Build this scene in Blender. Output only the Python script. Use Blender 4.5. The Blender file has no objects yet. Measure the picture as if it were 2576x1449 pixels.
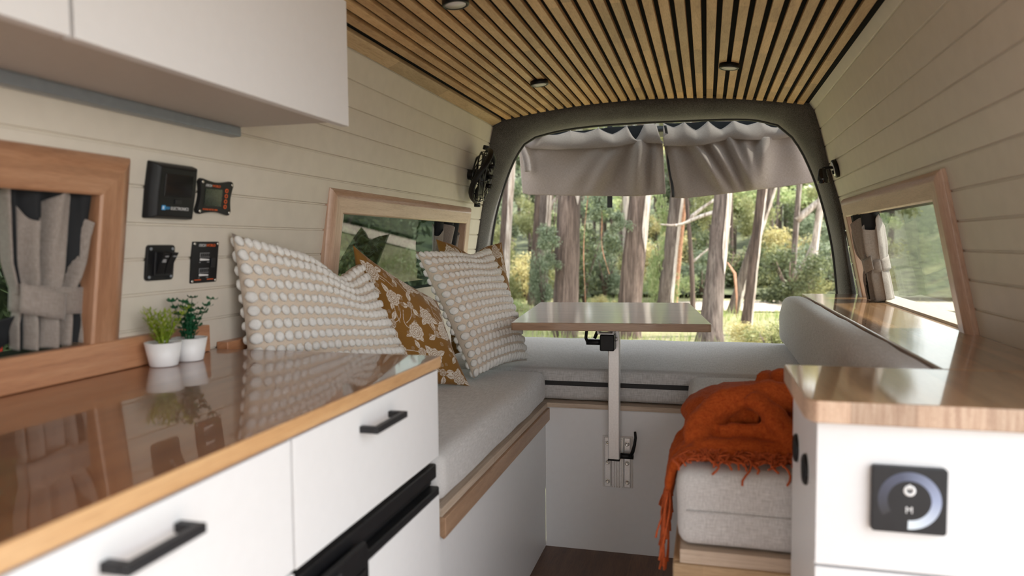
import bpy, math, random
import numpy as np
from mathutils import Vector, Matrix, noise

SC = bpy.context.scene
COL = SC.collection
rnd = random.Random(7)
PI = math.pi
ORG = {}


# ------------------------------------------------------------------ helpers
def tag(o, label, cat, group=None, kind=None):
    o['label'] = label
    o['category'] = cat
    if group:
        o['group'] = group
    if kind:
        o['kind'] = kind
    return o


def thing(name, loc, label, cat, group=None, kind=None):
    o = bpy.data.objects.new(name, None)
    o.empty_display_size = 0.05
    o.location = loc
    COL.objects.link(o)
    ORG[o.name] = Vector(loc)
    return tag(o, label, cat, group, kind)


def vec(p):
    return Vector(p)


class MB:
    def __init__(self, M=None):
        self.v, self.f, self.uv, self.mi, self.sm = [], [], [], [], []
        self.M = M

    def add(self, verts, faces, mat=0, grain=(0, 1, 0), smooth=False, uvs=None, off=None):
        b = len(self.v)
        if self.M is not None:
            verts = [self.M @ Vector(p) for p in verts]
            g = (self.M.to_3x3() @ Vector(grain)).normalized()
        else:
            verts = [Vector(p) for p in verts]
            g = Vector(grain).normalized()
        a = g.cross(Vector((0.13, 0.21, 0.97))).normalized()
        c = g.cross(a)
        if off is None:
            off = (rnd.uniform(0, 5), rnd.uniform(0, 5))
        self.v += verts
        for fi, f in enumerate(faces):
            self.f.append([b + i for i in f])
            self.mi.append(mat)
            self.sm.append(smooth)
            if uvs is not None:
                self.uv += [uvs[i] for i in f]
            else:
                for i in f:
                    p = verts[i]
                    self.uv.append((p.dot(g) + off[0], p.dot(a) + p.dot(c) + off[1]))

    def box(self, lo, hi, mat=0, grain=None):
        (x0, y0, z0), (x1, y1, z1) = lo, hi
        if grain is None:
            d = (abs(x1 - x0), abs(y1 - y0), abs(z1 - z0))
            k = d.index(max(d))
            grain = [(1, 0, 0), (0, 1, 0), (0, 0, 1)][k]
        V = [(x0, y0, z0), (x1, y0, z0), (x1, y1, z0), (x0, y1, z0), (x0, y0, z1), (x1, y0, z1), (x1, y1, z1), (x0, y1, z1)]
        F = [(0, 3, 2, 1), (4, 5, 6, 7), (0, 1, 5, 4), (1, 2, 6, 5), (2, 3, 7, 6), (3, 0, 4, 7)]
        self.add(V, F, mat, grain)
        return self

    def prism(self, poly, d, mat=0, grain=None, smooth=False):
        d = Vector(d)
        n = len(poly)
        V = [Vector(p) for p in poly] + [Vector(p) + d for p in poly]
        F = [tuple(range(n))[::-1], tuple(range(n, 2 * n))]
        F += [(i, (i + 1) % n, (i + 1) % n + n, i + n) for i in range(n)]
        self.add(V, F, mat, grain or d, smooth)
        return self

    def tube(self, pts, r, segs=10, mat=0, caps=True, smooth=True, flat=1.0, up=None):
        pts = [Vector(p) for p in pts]
        n = len(pts)
        if not hasattr(r, '__len__'):
            r = [r] * n
        V, UV = [], []
        t0 = (pts[1] - pts[0]).normalized()
        ref = Vector(up) if up else (Vector((0, 0, 1)) if abs(t0.z) < 0.9 else Vector((1, 0, 0)))
        L = 0
        nrm = None
        for i, p in enumerate(pts):
            t = ((pts[min(i + 1, n - 1)] - pts[max(i - 1, 0)])).normalized()
            if nrm is None:
                nrm = (ref - t * ref.dot(t)).normalized()
            else:
                nrm = (nrm - t * nrm.dot(t)).normalized()
            bn = t.cross(nrm)
            if i:
                L += (p - pts[i - 1]).length
            for k in range(segs):
                a = 2 * PI * k / segs
                V.append(p + nrm * (math.cos(a) * r[i] * flat) + bn * (math.sin(a) * r[i]))
                UV.append((L, k / segs * 2 * PI * r[i]))
        F = []
        for i in range(n - 1):
            for k in range(segs):
                k2 = (k + 1) % segs
                F.append((i * segs + k, i * segs + k2, (i + 1) * segs + k2, (i + 1) * segs + k))
        if caps:
            F.append(tuple(range(segs))[::-1])
            F.append(tuple((n - 1) * segs + k for k in range(segs)))
        self.add(V, F, mat, smooth=smooth, uvs=UV)
        return self

    def lathe(self, prof, origin=(0, 0, 0), axis=(0, 0, 1), segs=32, mat=0, smooth=True, caps=True):
        o = Vector(origin)
        w = Vector(axis).normalized()
        u = w.cross(Vector((0, 1, 0)) if abs(w.y) < 0.9 else Vector((1, 0, 0))).normalized()
        q = w.cross(u)
        V = []
        for (r, h) in prof:
            for k in range(segs):
                a = 2 * PI * k / segs
                V.append(o + w * h + (u * math.cos(a) + q * math.sin(a)) * r)
        F = []
        for i in range(len(prof) - 1):
            for k in range(segs):
                k2 = (k + 1) % segs
                F.append((i * segs + k, i * segs + k2, (i + 1) * segs + k2, (i + 1) * segs + k))
        if caps:
            F.append(tuple(range(segs))[::-1])
            F.append(tuple((len(prof) - 1) * segs + k for k in range(segs)))
        self.add(V, F, mat, smooth=smooth)
        return self

    def ell(self, c, ax, nu=10, nv=6, mat=0):
        c = Vector(c)
        ax = [Vector(a) for a in ax]
        V = [c - ax[2]]
        for j in range(1, nv):
            ph = -PI / 2 + PI * j / nv
            for i in range(nu):
                th = 2 * PI * i / nu
                V.append(c + ax[0] * (math.cos(ph) * math.cos(th)) + ax[1] * (math.cos(ph) * math.sin(th)) + ax[2] * math.sin(ph))
        V.append(c + ax[2])
        F = [(0, 1 + (i + 1) % nu, 1 + i) for i in range(nu)]
        for j in range(nv - 2):
            for i in range(nu):
                a, b = 1 + j * nu + i, 1 + j * nu + (i + 1) % nu
                F.append((a, b, b + nu, a + nu))
        l = len(V) - 1
        F += [(l, l - nu + i, l - nu + (i + 1) % nu) for i in range(nu)]
        self.add(V, F, mat, smooth=True)
        return self

    def grid(self, fn, nu, nv, mat=0, smooth=True, su=1.0, sv=1.0, flip=False):
        V, UV = [], []
        for j in range(nv + 1):
            for i in range(nu + 1):
                u, v = i / nu, j / nv
                V.append(fn(u, v))
                UV.append((u * su, v * sv))
        F = []
        for j in range(nv):
            for i in range(nu):
                a = j * (nu + 1) + i
                q = (a, a + 1, a + nu + 2, a + nu + 1)
                F.append(q[::-1] if flip else q)
        self.add(V, F, mat, smooth=smooth, uvs=UV)
        return self

    def build(self, name, mats, parent=None, bevel=0.0, bseg=2, sub=0, solid=0.0, remesh=0.0, org=None, smooth_angle=None):
        if not isinstance(mats, (list, tuple)):
            mats = [mats]
        if parent is not None:
            o0 = ORG[parent.name]
        else:
            if org is None:
                xs = [p.x for p in self.v]
                ys = [p.y for p in self.v]
                zs = [p.z for p in self.v]
                org = ((min(xs) + max(xs)) / 2, (min(ys) + max(ys)) / 2, min(zs))
            o0 = Vector(org)
        me = bpy.data.meshes.new(name)
        me.from_pydata([tuple(p - o0) for p in self.v], [], self.f)
        for m in mats:
            me.materials.append(m)
        me.polygons.foreach_set('material_index', self.mi)
        me.polygons.foreach_set('use_smooth', self.sm)
        ul = me.uv_layers.new(name='UVMap')
        ul.data.foreach_set('uv', [c for q in self.uv for c in q])
        me.update()
        o = bpy.data.objects.new(name, me)
        COL.objects.link(o)
        if parent is not None:
            o.parent = parent
        else:
            o.location = o0
        ORG[o.name] = o0
        if remesh:
            md = o.modifiers.new('r', 'REMESH')
            md.mode = 'VOXEL'
            md.voxel_size = remesh
            md.use_smooth_shade = True
        if solid:
            md = o.modifiers.new('s', 'SOLIDIFY')
            md.thickness = solid
            md.offset = 0
        if bevel:
            md = o.modifiers.new('b', 'BEVEL')
            md.width = bevel
            md.segments = bseg
            md.limit_method = 'ANGLE'
            md.angle_limit = math.radians(35)
            md.harden_normals = True
            for p in me.polygons:
                p.use_smooth = True
        if sub:
            md = o.modifiers.new('d', 'SUBSURF')
            md.levels = sub
            md.render_levels = sub
        return o


# ------------------------------------------------------------------ materials
def newmat(name):
    m = bpy.data.materials.new(name)
    m.use_nodes = True
    nt = m.node_tree
    return m, nt, nt.nodes['Principled BSDF']


def nd(nt, t, props=None, **ins):
    n = nt.nodes.new(t)
    for k, v in (props or {}).items():
        setattr(n, k, v)
    for k, v in ins.items():
        k = k.replace('_', ' ')
        s = n.inputs[k]
        if isinstance(v, bpy.types.NodeSocket):
            nt.links.new(v, s)
        else:
            s.default_value = v
    return n


def c4(c):
    return (c[0], c[1], c[2], 1.0)


def ramp(nt, fac, stops):
    n = nt.nodes.new('ShaderNodeValToRGB')
    nt.links.new(fac, n.inputs[0])
    el = n.color_ramp.elements
    while len(el) < len(stops):
        el.new(0.5)
    for e, (p, c) in zip(el, stops):
        e.position = p
        e.color = c4(c)
    return n.outputs[0]


def mixc(nt, fac, a, b, mode='MIX'):
    n = nt.nodes.new('ShaderNodeMix')
    n.data_type = 'RGBA'
    n.blend_type = mode
    for s, v in ((n.inputs[0], fac), (n.inputs[6], a), (n.inputs[7], b)):
        if isinstance(v, bpy.types.NodeSocket):
            nt.links.new(v, s)
        elif isinstance(v, (int, float)):
            s.default_value = v
        else:
            s.default_value = c4(v)
    return n.outputs[2]


def mapping(nt, src, scale):
    tc = nt.nodes.new('ShaderNodeTexCoord')
    mp = nt.nodes.new('ShaderNodeMapping')
    nt.links.new(tc.outputs[src], mp.inputs[0])
    mp.inputs['Scale'].default_value = scale
    return mp.outputs[0]


def bump(nt, b, h, strength=0.2, dist=0.002):
    n = nd(nt, 'ShaderNodeBump', None, Height=h, Strength=strength, Distance=dist)
    nt.links.new(n.outputs[0], b.inputs['Normal'])


def plain(name, col, rough=0.5, metal=0.0, coat=0.0, var=0.06, scale=12.0, bmp=0.0, spec=0.5):
    m, nt, b = newmat(name)
    v = mapping(nt, 'Object', (scale, scale, scale))
    n = nd(nt, 'ShaderNodeTexNoise', None, Vector=v, Detail=4.0)
    lo = [x * (1 - var) for x in col]
    hi = [min(1, x * (1 + var)) for x in col]
    nt.links.new(ramp(nt, n.outputs[0], [(0.3, lo), (0.7, hi)]), b.inputs['Base Color'])
    b.inputs['Roughness'].default_value = rough
    b.inputs['Metallic'].default_value = metal
    b.inputs['Coat Weight'].default_value = coat
    b.inputs['Coat Roughness'].default_value = 0.05
    b.inputs['Specular IOR Level'].default_value = spec
    if bmp:
        bump(nt, b, n.outputs[0], bmp, 0.001)
    return m


def wood(name, lo, mid, hi, rough=0.4, coat=0.0, coat_r=0.08, stave=None, su=3.0, sv=45.0, bmp=0.05):
    m, nt, b = newmat(name)
    v = mapping(nt, 'UV', (su, sv, 1))
    n1 = nd(nt, 'ShaderNodeTexNoise', None, Vector=v, Scale=1.0, Detail=6.0, Roughness=0.6, Distortion=0.4)
    col = ramp(nt, n1.outputs[0], [(0.28, lo), (0.5, mid), (0.72, hi)])
    v2 = mapping(nt, 'UV', (su * 10, sv * 14, 1))
    n2 = nd(nt, 'ShaderNodeTexNoise', None, Vector=v2, Scale=1.0, Detail=3.0)
    col = mixc(nt, 0.22, col, ramp(nt, n2.outputs[0], [(0.35, [x * 0.55 for x in lo]), (0.55, hi)]))
    if stave:
        L, W = stave
        v3 = mapping(nt, 'UV', (1, 1, 1))
        br = nd(nt, 'ShaderNodeTexBrick', {'offset': 0.37, 'offset_frequency': 2}, Vector=v3, Scale=1.0, Mortar_Size=0.0, Bias=0.0,
                Brick_Width=L, Row_Height=W, Color1=(0.62, 0.6, 0.57, 1), Color2=(1.12, 1.1, 1.06, 1), Mortar=(.8, .8, .8, 1))
        col = mixc(nt, 0.8, col, br.outputs[0], 'MULTIPLY')
    nt.links.new(col, b.inputs['Base Color'])
    b.inputs['Roughness'].default_value = rough
    b.inputs['Coat Weight'].default_value = coat
    b.inputs['Coat Roughness'].default_value = coat_r
    if bmp:
        bump(nt, b, n1.outputs[0], bmp, 0.001)
    return m


def fabric(name, lo, hi, scale=900.0, rough=0.9, src='UV', bmp=0.25, trans=0.0, slub=(60, 900)):
    m, nt, b = newmat(name)
    v = mapping(nt, src, (slub[0], slub[1], slub[0]))
    n1 = nd(nt, 'ShaderNodeTexNoise', None, Vector=v, Scale=1.0, Detail=2.0)
    v2 = mapping(nt, src, (slub[1], slub[0], slub[1]))
    n2 = nd(nt, 'ShaderNodeTexNoise', None, Vector=v2, Scale=1.0, Detail=2.0)
    f = nd(nt, 'ShaderNodeMath', {'operation': 'ADD'})
    nt.links.new(n1.outputs[0], f.inputs[0])
    nt.links.new(n2.outputs[0], f.inputs[1])
    h = nd(nt, 'ShaderNodeMath', {'operation': 'MULTIPLY'})
    nt.links.new(f.outputs[0], h.inputs[0])
    h.inputs[1].default_value = 0.5
    nt.links.new(ramp(nt, h.outputs[0], [(0.35, lo), (0.65, hi)]), b.inputs['Base Color'])
    b.inputs['Roughness'].default_value = rough
    b.inputs['Sheen Weight'].default_value = 0.25
    b.inputs['Specular IOR Level'].default_value = 0.15
    bump(nt, b, h.outputs[0], bmp, 0.0008)
    if trans:
        out = nt.nodes['Material Output']
        tr = nd(nt, 'ShaderNodeBsdfTranslucent', None, Color=c4(hi))
        mx = nd(nt, 'ShaderNodeMixShader', None, Fac=trans)
        nt.links.new(b.outputs[0], mx.inputs[1])
        nt.links.new(tr.outputs[0], mx.inputs[2])
        nt.links.new(mx.outputs[0], out.inputs[0])
    return m


def glass(name, tint=(0.9, 0.95, 0.92), refl=0.06):
    m = bpy.data.materials.new(name)
    m.use_nodes = True
    nt = m.node_tree
    nt.nodes.remove(nt.nodes['Principled BSDF'])
    lw = nd(nt, 'ShaderNodeLayerWeight', None, Blend=0.5)
    p = nd(nt, 'ShaderNodeMath', {'operation': 'POWER'})
    nt.links.new(lw.outputs['Facing'], p.inputs[0])
    p.inputs[1].default_value = 4.0
    q = nd(nt, 'ShaderNodeMath', {'operation': 'MULTIPLY_ADD'})
    nt.links.new(p.outputs[0], q.inputs[0])
    q.inputs[1].default_value = 0.45
    q.inputs[2].default_value = refl
    a = nd(nt, 'ShaderNodeBsdfTransparent', None, Color=c4(tint))
    g = nd(nt, 'ShaderNodeBsdfGlossy', None, Roughness=0.02)
    mx = nd(nt, 'ShaderNodeMixShader')
    nt.links.new(q.outputs[0], mx.inputs[0])
    nt.links.new(a.outputs[0], mx.inputs[1])
    nt.links.new(g.outputs[0], mx.inputs[2])
    nt.links.new(mx.outputs[0], nt.nodes['Material Output'].inputs[0])
    return m


def bark(name, stops, sx=8.0, sz=0.8, bmp=1.0):
    m, nt, b = newmat(name)
    v = mapping(nt, 'Object', (sx, sx, sz))
    n1 = nd(nt, 'ShaderNodeTexNoise', None, Vector=v, Scale=1.0, Detail=8.0, Roughness=0.68, Distortion=1.2)
    v2 = mapping(nt, 'Object', (sx * 4.5, sx * 4.5, sz * 3.2))
    n2 = nd(nt, 'ShaderNodeTexNoise', None, Vector=v2, Scale=1.0, Detail=5.0, Roughness=0.7)
    c = ramp(nt, n1.outputs[0], stops)
    c = mixc(nt, 0.8, c, ramp(nt, n2.outputs[0], [(0.34, (0.22, 0.18, 0.16)), (0.52, (0.85, 0.83, 0.8)), (0.66, (1.25, 1.22, 1.2))]), 'MULTIPLY')
    nt.links.new(c, b.inputs['Base Color'])
    b.inputs['Roughness'].default_value = 0.85
    bump(nt, b, n2.outputs[0], bmp, 0.02)
    return m


def leafmat(name, a, b_, c, tr=0.45):
    m, nt, b = newmat(name)
    g = nd(nt, 'ShaderNodeNewGeometry')
    col = ramp(nt, g.outputs['Random Per Island'], [(0.0, a), (0.55, b_), (1.0, c)])
    nt.links.new(col, b.inputs['Base Color'])
    b.inputs['Roughness'].default_value = 0.5
    t = nd(nt, 'ShaderNodeBsdfTranslucent')
    nt.links.new(col, t.inputs[0])
    mx = nd(nt, 'ShaderNodeMixShader', None, Fac=tr)
    nt.links.new(b.outputs[0], mx.inputs[1])
    nt.links.new(t.outputs[0], mx.inputs[2])
    nt.links.new(mx.outputs[0], nt.nodes['Material Output'].inputs[0])
    return m


M = {}
M['cream'] = plain('cream_paint', (0.66, 0.605, 0.52), 0.45, var=0.03, scale=5)
M['white'] = plain('white_laminate', (0.74, 0.74, 0.745), 0.38, var=0.01)
M['white_in'] = plain('white_board_edge', (0.62, 0.6, 0.58), 0.5, var=0.02)
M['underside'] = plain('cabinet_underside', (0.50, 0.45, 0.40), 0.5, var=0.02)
M['black'] = plain('black_plastic', (0.008, 0.008, 0.009), 0.42, var=0.2, spec=0.28)
M['blackmatt'] = plain('black_matt', (0.012, 0.012, 0.013), 0.6, var=0.2)
M['blackfelt'] = plain('black_felt', (0.008, 0.008, 0.009), 0.95, var=0.2, spec=0.1)
M['gloss_black'] = plain('gloss_black', (0.008, 0.008, 0.009), 0.08, var=0.1)
M['charcoal'] = plain('charcoal_panel', (0.018, 0.018, 0.020), 0.45, var=0.1, spec=0.35)
M['lcd'] = plain('lcd_screen', (0.02, 0.03, 0.022), 0.1, var=0.3, scale=60)
M['steel'] = plain('brushed_aluminium', (0.80, 0.795, 0.785), 0.38, metal=0.55, var=0.05, scale=40)
M['screw'] = plain('bright_screw', (0.7, 0.68, 0.64), 0.25, metal=1.0)
M['greyalu'] = plain('grey_aluminium', (0.27, 0.30, 0.33), 0.35, metal=0.4)
M['orange_ink'] = plain('orange_ink', (0.75, 0.13, 0.03), 0.5)
M['white_ink'] = plain('white_ink', (0.75, 0.75, 0.75), 0.5)
M['grey_ink'] = plain('grey_ink', (0.25, 0.25, 0.26), 0.5)
M['blue_ink'] = plain('blue_ink', (0.06, 0.36, 0.75), 0.5)
M['pot'] = plain('white_pot', (0.82, 0.82, 0.82), 0.4, var=0.01)
M['soil'] = plain('potting_soil', (0.03, 0.02, 0.014), 0.95, var=0.5, scale=200)
M['lamp'] = plain('lamp_diffuser', (0.62, 0.60, 0.58), 0.35, var=0.02)
M['rubber'] = plain('rubber_seal', (0.01, 0.01, 0.01), 0.5)
M['hook'] = plain('clear_hook', (0.75, 0.75, 0.75), 0.3)
M['slat'] = wood('slat_oak', (0.40, 0.215, 0.090), (0.58, 0.345, 0.16), (0.70, 0.47, 0.25), 0.5, stave=(0.31, 3.0), su=4, sv=30)
M['trim'] = wood('trim_oak', (0.38, 0.24, 0.12), (0.54, 0.37, 0.21), (0.66, 0.48, 0.30), 0.5, stave=(0.4, 3.0))
M['frame'] = wood('frame_timber', (0.26, 0.115, 0.058), (0.39, 0.19, 0.10), (0.50, 0.275, 0.16), 0.38, coat=0.3, coat_r=0.22, su=4, sv=60)
M['frame_pale'] = wood('pale_frame_timber', (0.42, 0.25, 0.165), (0.55, 0.36, 0.255), (0.64, 0.45, 0.335), 0.36, coat=0.45, coat_r=0.25, su=4, sv=60)
M['top'] = wood('worktop_timber', (0.17, 0.058, 0.020), (0.25, 0.096, 0.036), (0.32, 0.14, 0.058), 0.35, coat=0.85, coat_r=0.035, su=2.5, sv=36, bmp=0.01)
M['edge'] = wood('worktop_edge', (0.42, 0.22, 0.09), (0.56, 0.32, 0.145), (0.66, 0.42, 0.21), 0.35, coat=0.4, coat_r=0.15, su=3, sv=50)
M['shelf'] = wood('shelf_timber', (0.24, 0.115, 0.045), (0.36, 0.19, 0.085), (0.46, 0.27, 0.14), 0.35, coat=1.0, coat_r=0.07, su=2.5, sv=28, stave=(0.8, 0.05), bmp=0.05)
M['endgrain'] = wood('end_grain', (0.36, 0.205, 0.135), (0.56, 0.385, 0.275), (0.72, 0.55, 0.42), 0.5, su=160, sv=14, stave=(0.075, 3.0))
M['table'] = wood('table_timber', (0.20, 0.115, 0.065), (0.29, 0.175, 0.105), (0.37, 0.24, 0.15), 0.35, coat=0.7, coat_r=0.08, su=2.5, sv=40)
M['rail'] = wood('rail_timber', (0.27, 0.155, 0.09), (0.37, 0.225, 0.135), (0.46, 0.30, 0.19), 0.45, coat=0.2, coat_r=0.3, su=4, sv=50)
M['ply'] = wood('plywood_edge', (0.34, 0.25, 0.18), (0.50, 0.39, 0.29), (0.62, 0.52, 0.42), 0.55, su=6, sv=260)
M['plytop'] = plain('plywood_face', (0.22, 0.20, 0.185), 0.6)
M['upstand'] = wood('upstand_timber', (0.33, 0.135, 0.062), (0.47, 0.215, 0.105), (0.57, 0.30, 0.16), 0.4, coat=0.25, coat_r=0.2, su=3, sv=60)
M['floor'] = wood('floor_boards', (0.075, 0.034, 0.018), (0.14, 0.066, 0.034), (0.22, 0.112, 0.06), 0.4, su=2.5, sv=25, stave=(1.3, 0.085))
M['linen'] = fabric('grey_linen', (0.43, 0.42, 0.41), (0.63, 0.62, 0.61), slub=(70, 500))
M['curtain'] = fabric('taupe_linen', (0.25, 0.21, 0.185), (0.37, 0.32, 0.285), trans=0.08, slub=(90, 700))
M['curtain_thin'] = fabric('taupe_hatch_linen', (0.25, 0.20, 0.172), (0.37, 0.31, 0.27), trans=0.22, slub=(90, 700))
M['lining'] = plain('blackout_lining', (0.008, 0.009, 0.011), 0.8)
M['tuft_base'] = fabric('beige_cotton', (0.60, 0.50, 0.40), (0.70, 0.60, 0.49), slub=(300, 900), src='Object')
M['tuft'] = plain('white_tufts', (0.84, 0.83, 0.80), 0.95, var=0.05, scale=300, bmp=0.6)
M['throw'] = fabric('rust_wool', (0.27, 0.040, 0.006), (0.43, 0.085, 0.014), src='Object', slub=(120, 420), bmp=0.5)
M['throw'].node_tree.nodes['Principled BSDF'].inputs['Sheen Weight'].default_value = 0.03
M['fringe'] = plain('rust_yarn', (0.42, 0.075, 0.014), 0.9, var=0.25, scale=60)
M['glass'] = glass('window_glass', (0.74, 0.76, 0.74), 0.045)
M['glass_tint'] = glass('tinted_side_glass', (0.42, 0.47, 0.44), 0.045)
M['glass_dark'] = glass('tailgate_glass', (0.42, 0.47, 0.48), 0.22)

# charcoal carpet
m, nt, b = newmat('charcoal_carpet')
v = mapping(nt, 'Object', (9, 9, 9))
n1 = nd(nt, 'ShaderNodeTexNoise', None, Vector=v, Scale=1.0, Detail=5.0)
v = mapping(nt, 'Object', (420, 420, 420))
n2 = nd(nt, 'ShaderNodeTexNoise', None, Vector=v, Scale=1.0, Detail=2.0)
c = mixc(nt, 0.55, ramp(nt, n1.outputs[0], [(0.35, (0.06, 0.058, 0.055)), (0.7, (0.135, 0.13, 0.124))]), ramp(nt, n2.outputs[0], [(0.4, (0.03, 0.03, 0.03)), (0.65, (0.18, 0.17, 0.16))]))
nt.links.new(c, b.inputs['Base Color'])
b.inputs['Roughness'].default_value = 1.0
b.inputs['Sheen Weight'].default_value = 0.5
b.inputs['Specular IOR Level'].default_value = 0.1
bump(nt, b, n2.outputs[0], 0.6, 0.003)
M['carpet'] = m

M['bark_brown'] = bark('brown_bark', [(0.30, (0.05, 0.032, 0.025)), (0.46, (0.125, 0.085, 0.067)), (0.60, (0.215, 0.155, 0.127)), (0.76, (0.36, 0.29, 0.25))])
M['bark_grey'] = bark('grey_bark', [(0.30, (0.06, 0.042, 0.034)), (0.46, (0.135, 0.10, 0.085)), (0.60, (0.225, 0.18, 0.155)), (0.76, (0.37, 0.32, 0.285))])
M['bark_pale'] = bark('pale_bark', [(0.30, (0.22, 0.155, 0.125)), (0.44, (0.44, 0.37, 0.32)), (0.56, (0.62, 0.56, 0.51)), (0.7, (0.74, 0.71, 0.67))], bmp=0.3)
M['strip_bark'] = plain('orange_bark', (0.38, 0.19, 0.11), 0.8, var=0.3, scale=5)
LEAF = [
    leafmat('olive_leaf', (0.17, 0.18, 0.07), (0.29, 0.30, 0.13), (0.43, 0.43, 0.21)),
    leafmat('bluegreen_leaf', (0.13, 0.165, 0.095), (0.225, 0.27, 0.165), (0.35, 0.40, 0.27)),
    leafmat('yellow_leaf', (0.353, 0.308, 0.133), (0.537, 0.469, 0.215), (0.635, 0.591, 0.321)),
    leafmat('dark_leaf', (0.055, 0.07, 0.033), (0.115, 0.14, 0.065), (0.20, 0.23, 0.11)),
    leafmat('fresh_leaf', (0.249, 0.320, 0.131), (0.411, 0.490, 0.218), (0.584, 0.586, 0.337)),
]
M['plant_lime'] = leafmat('lime_plastic_leaf', (0.22, 0.34, 0.02), (0.34, 0.46, 0.04), (0.46, 0.56, 0.09), 0.25)
M['plant_green'] = leafmat('green_plastic_leaf', (0.012, 0.085, 0.035), (0.02, 0.13, 0.055), (0.04, 0.19, 0.08), 0.15)
M['grassy'] = leafmat('grass_blade', (0.22, 0.30, 0.08), (0.34, 0.40, 0.14), (0.50, 0.47, 0.26), 0.4)

# ground
m, nt, b = newmat('forest_floor')
v = mapping(nt, 'Object', (0.5, 0.5, 0.5))
n1 = nd(nt, 'ShaderNodeTexNoise', None, Vector=v, Scale=1.0, Detail=8.0, Roughness=0.7)
v = mapping(nt, 'Object', (6, 6, 6))
n2 = nd(nt, 'ShaderNodeTexNoise', None, Vector=v, Scale=1.0, Detail=6.0)
c1 = ramp(nt, n1.outputs[0], [(0.3, (0.07, 0.07, 0.035)), (0.5, (0.19, 0.18, 0.085)), (0.7, (0.36, 0.33, 0.18))])
c = mixc(nt, 0.4, c1, ramp(nt, n2.outputs[0], [(0.3, (0.1, 0.08, 0.05)), (0.7, (0.42, 0.40, 0.2))]))
nt.links.new(c, b.inputs['Base Color'])
b.inputs['Roughness'].default_value = 0.95
bump(nt, b, n2.outputs[0], 0.7, 0.1)
M['ground'] = m
M['gravel'] = plain('bounce_gravel', (0.29, 0.27, 0.25), 0.95, var=0.2, scale=2)  # tone of the unseen sheet added for bounce light
M['undergrowth'] = plain('undergrowth', (0.075, 0.085, 0.04), 0.95, var=0.7, scale=.9, bmp=.6)
M['track'] = plain('dirt_track', (0.56, 0.46, 0.37), 0.95, var=0.15, scale=3)

# ------------------------------------------------------------------ camera
F_PX, CX, CY = 1850.0, 1288.0, 724.5


def _u(a):
    a = np.array(a, float)
    return a / np.linalg.norm(a)


_Y = _u([(1777 - CX) / F_PX, (CY - 609) / F_PX, 1])
_D = _u([(1553 - CX) / F_PX, (CY - 30300) / F_PX, 1])
_Z = -_D
_Z = _u(_Z - _Y * (_Z @ _Y))
_X = _u(np.cross(_Z, _Y))
if _X[0] < 0:
    _X = -_X
R = np.array([_X, _Y, _Z])
CAM_H = 0.95
cam = bpy.data.cameras.new('camera')
camo = bpy.data.objects.new('camera', cam)
COL.objects.link(camo)
cam.sensor_fit = 'HORIZONTAL'
cam.sensor_width = 36.0
cam.lens = F_PX * 36.0 / 2576.0
cam.clip_start = 0.02
cam.clip_end = 500
mw = Matrix.Identity(4)
for i in range(3):
    mw[i][0], mw[i][1], mw[i][2] = R[i][0], R[i][1], -R[i][2]
mw[2][3] = CAM_H
camo.matrix_world = mw
cam.dof.use_dof = True
cam.dof.focus_distance = 2.35
cam.dof.aperture_fstop = 3.2
SC.camera = camo


def ray(px, py):
    return R @ np.array([(px - CX) / F_PX, (CY - py) / F_PX, 1.0])


def at_y(px, py, y):
    """point of the place seen at photo pixel (px,py) on the plane Y=y (used to read positions of far trees)"""
    r = ray(px, py)
    t = y / r[1]
    return Vector((r[0] * t, y, CAM_H + r[2] * t))


# ------------------------------------------------------------------ body shell of the van
LP = [(0, -.965), (.75, -.957), (.92, -.945), (1.06, -.922), (1.18, -.902), (1.34, -.885), (1.45, -.862), (1.52, -.84)]
RP = [(0, .56), (.75, .553), (.84, .534), (.96, .510), (1.1, .480), (1.2, .450), (1.35, .414), (1.44, .386), (1.52, .335)]


def wx(prof, z):
    return float(np.interp(z, [p[0] for p in prof], [p[1] for p in prof]))


GROOVES = [1.440, 1.370, 1.303, 1.238, 1.174, 1.114, 1.052, .989, .928, .867, .806, .745, .684]


def wall(name, prof, side, y0, y1, ztop, holes, label):
    mb = MB()
    zs = {0.0: 0, ztop: 0}
    for g in GROOVES:
        zs[g - .0028] = 0
        zs[g - .0012] = 1
        zs[g + .0012] = 1
        zs[g + .0028] = 0
    for h in holes:
        for z in (h[2], h[3]):
            zs.setdefault(z, 0)
    for z in (1.3, 1.15, 1.08, .9, .82):
        zs.setdefault(z, 0)
    ys = {y0, y1, 2.0}
    for h in holes:
        ys |= {h[0], h[1]}
    ys = sorted(ys)
    zl = sorted(zs)
    pts = [(wx(prof, z) + side * (.0045 if zs[z] else 0), z) for z in zl]
    V = [(x, y, z) for (x, z) in pts for y in ys]
    F = []
    ny = len(ys)
    for j in range(len(zl) - 1):
        for i in range(ny - 1):
            yc, zc = (ys[i] + ys[i + 1]) / 2, (zl[j] + zl[j + 1]) / 2
            if any(h[0] < yc < h[1] and h[2] < zc < h[3] for h in holes):
                continue
            q = (j * ny + i, j * ny + i + 1, (j + 1) * ny + i + 1, (j + 1) * ny + i)
            F.append(q if side < 0 else q[::-1])
    mb.add(V, F)
    # outer skin of the van side, further out, so that the wall has thickness
    V2 = [(x + side * .07, y, z) for (x, z) in pts for y in ys]
    mb.add(V2, [f[::-1] for f in F])
    o = mb.build(name, M['cream'])
    return tag(o, label, 'wall', kind='structure')


W1 = (0.45, 0.97, .795, 1.036)
W2 = (1.775, 2.765, .80, 1.036)
W3 = (1.845, 2.81, .755, 1.042)
wall('wall_left', LP, -1, -1.0, 3.0, 1.50, [W1, W2], 'cream horizontally boarded van wall with the electrical panels on it')
wall('wall_right', RP, 1, 0.95, 3.0, 1.52, [W3], 'cream horizontally boarded van wall beside the timber shelf and reading lamp')


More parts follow.
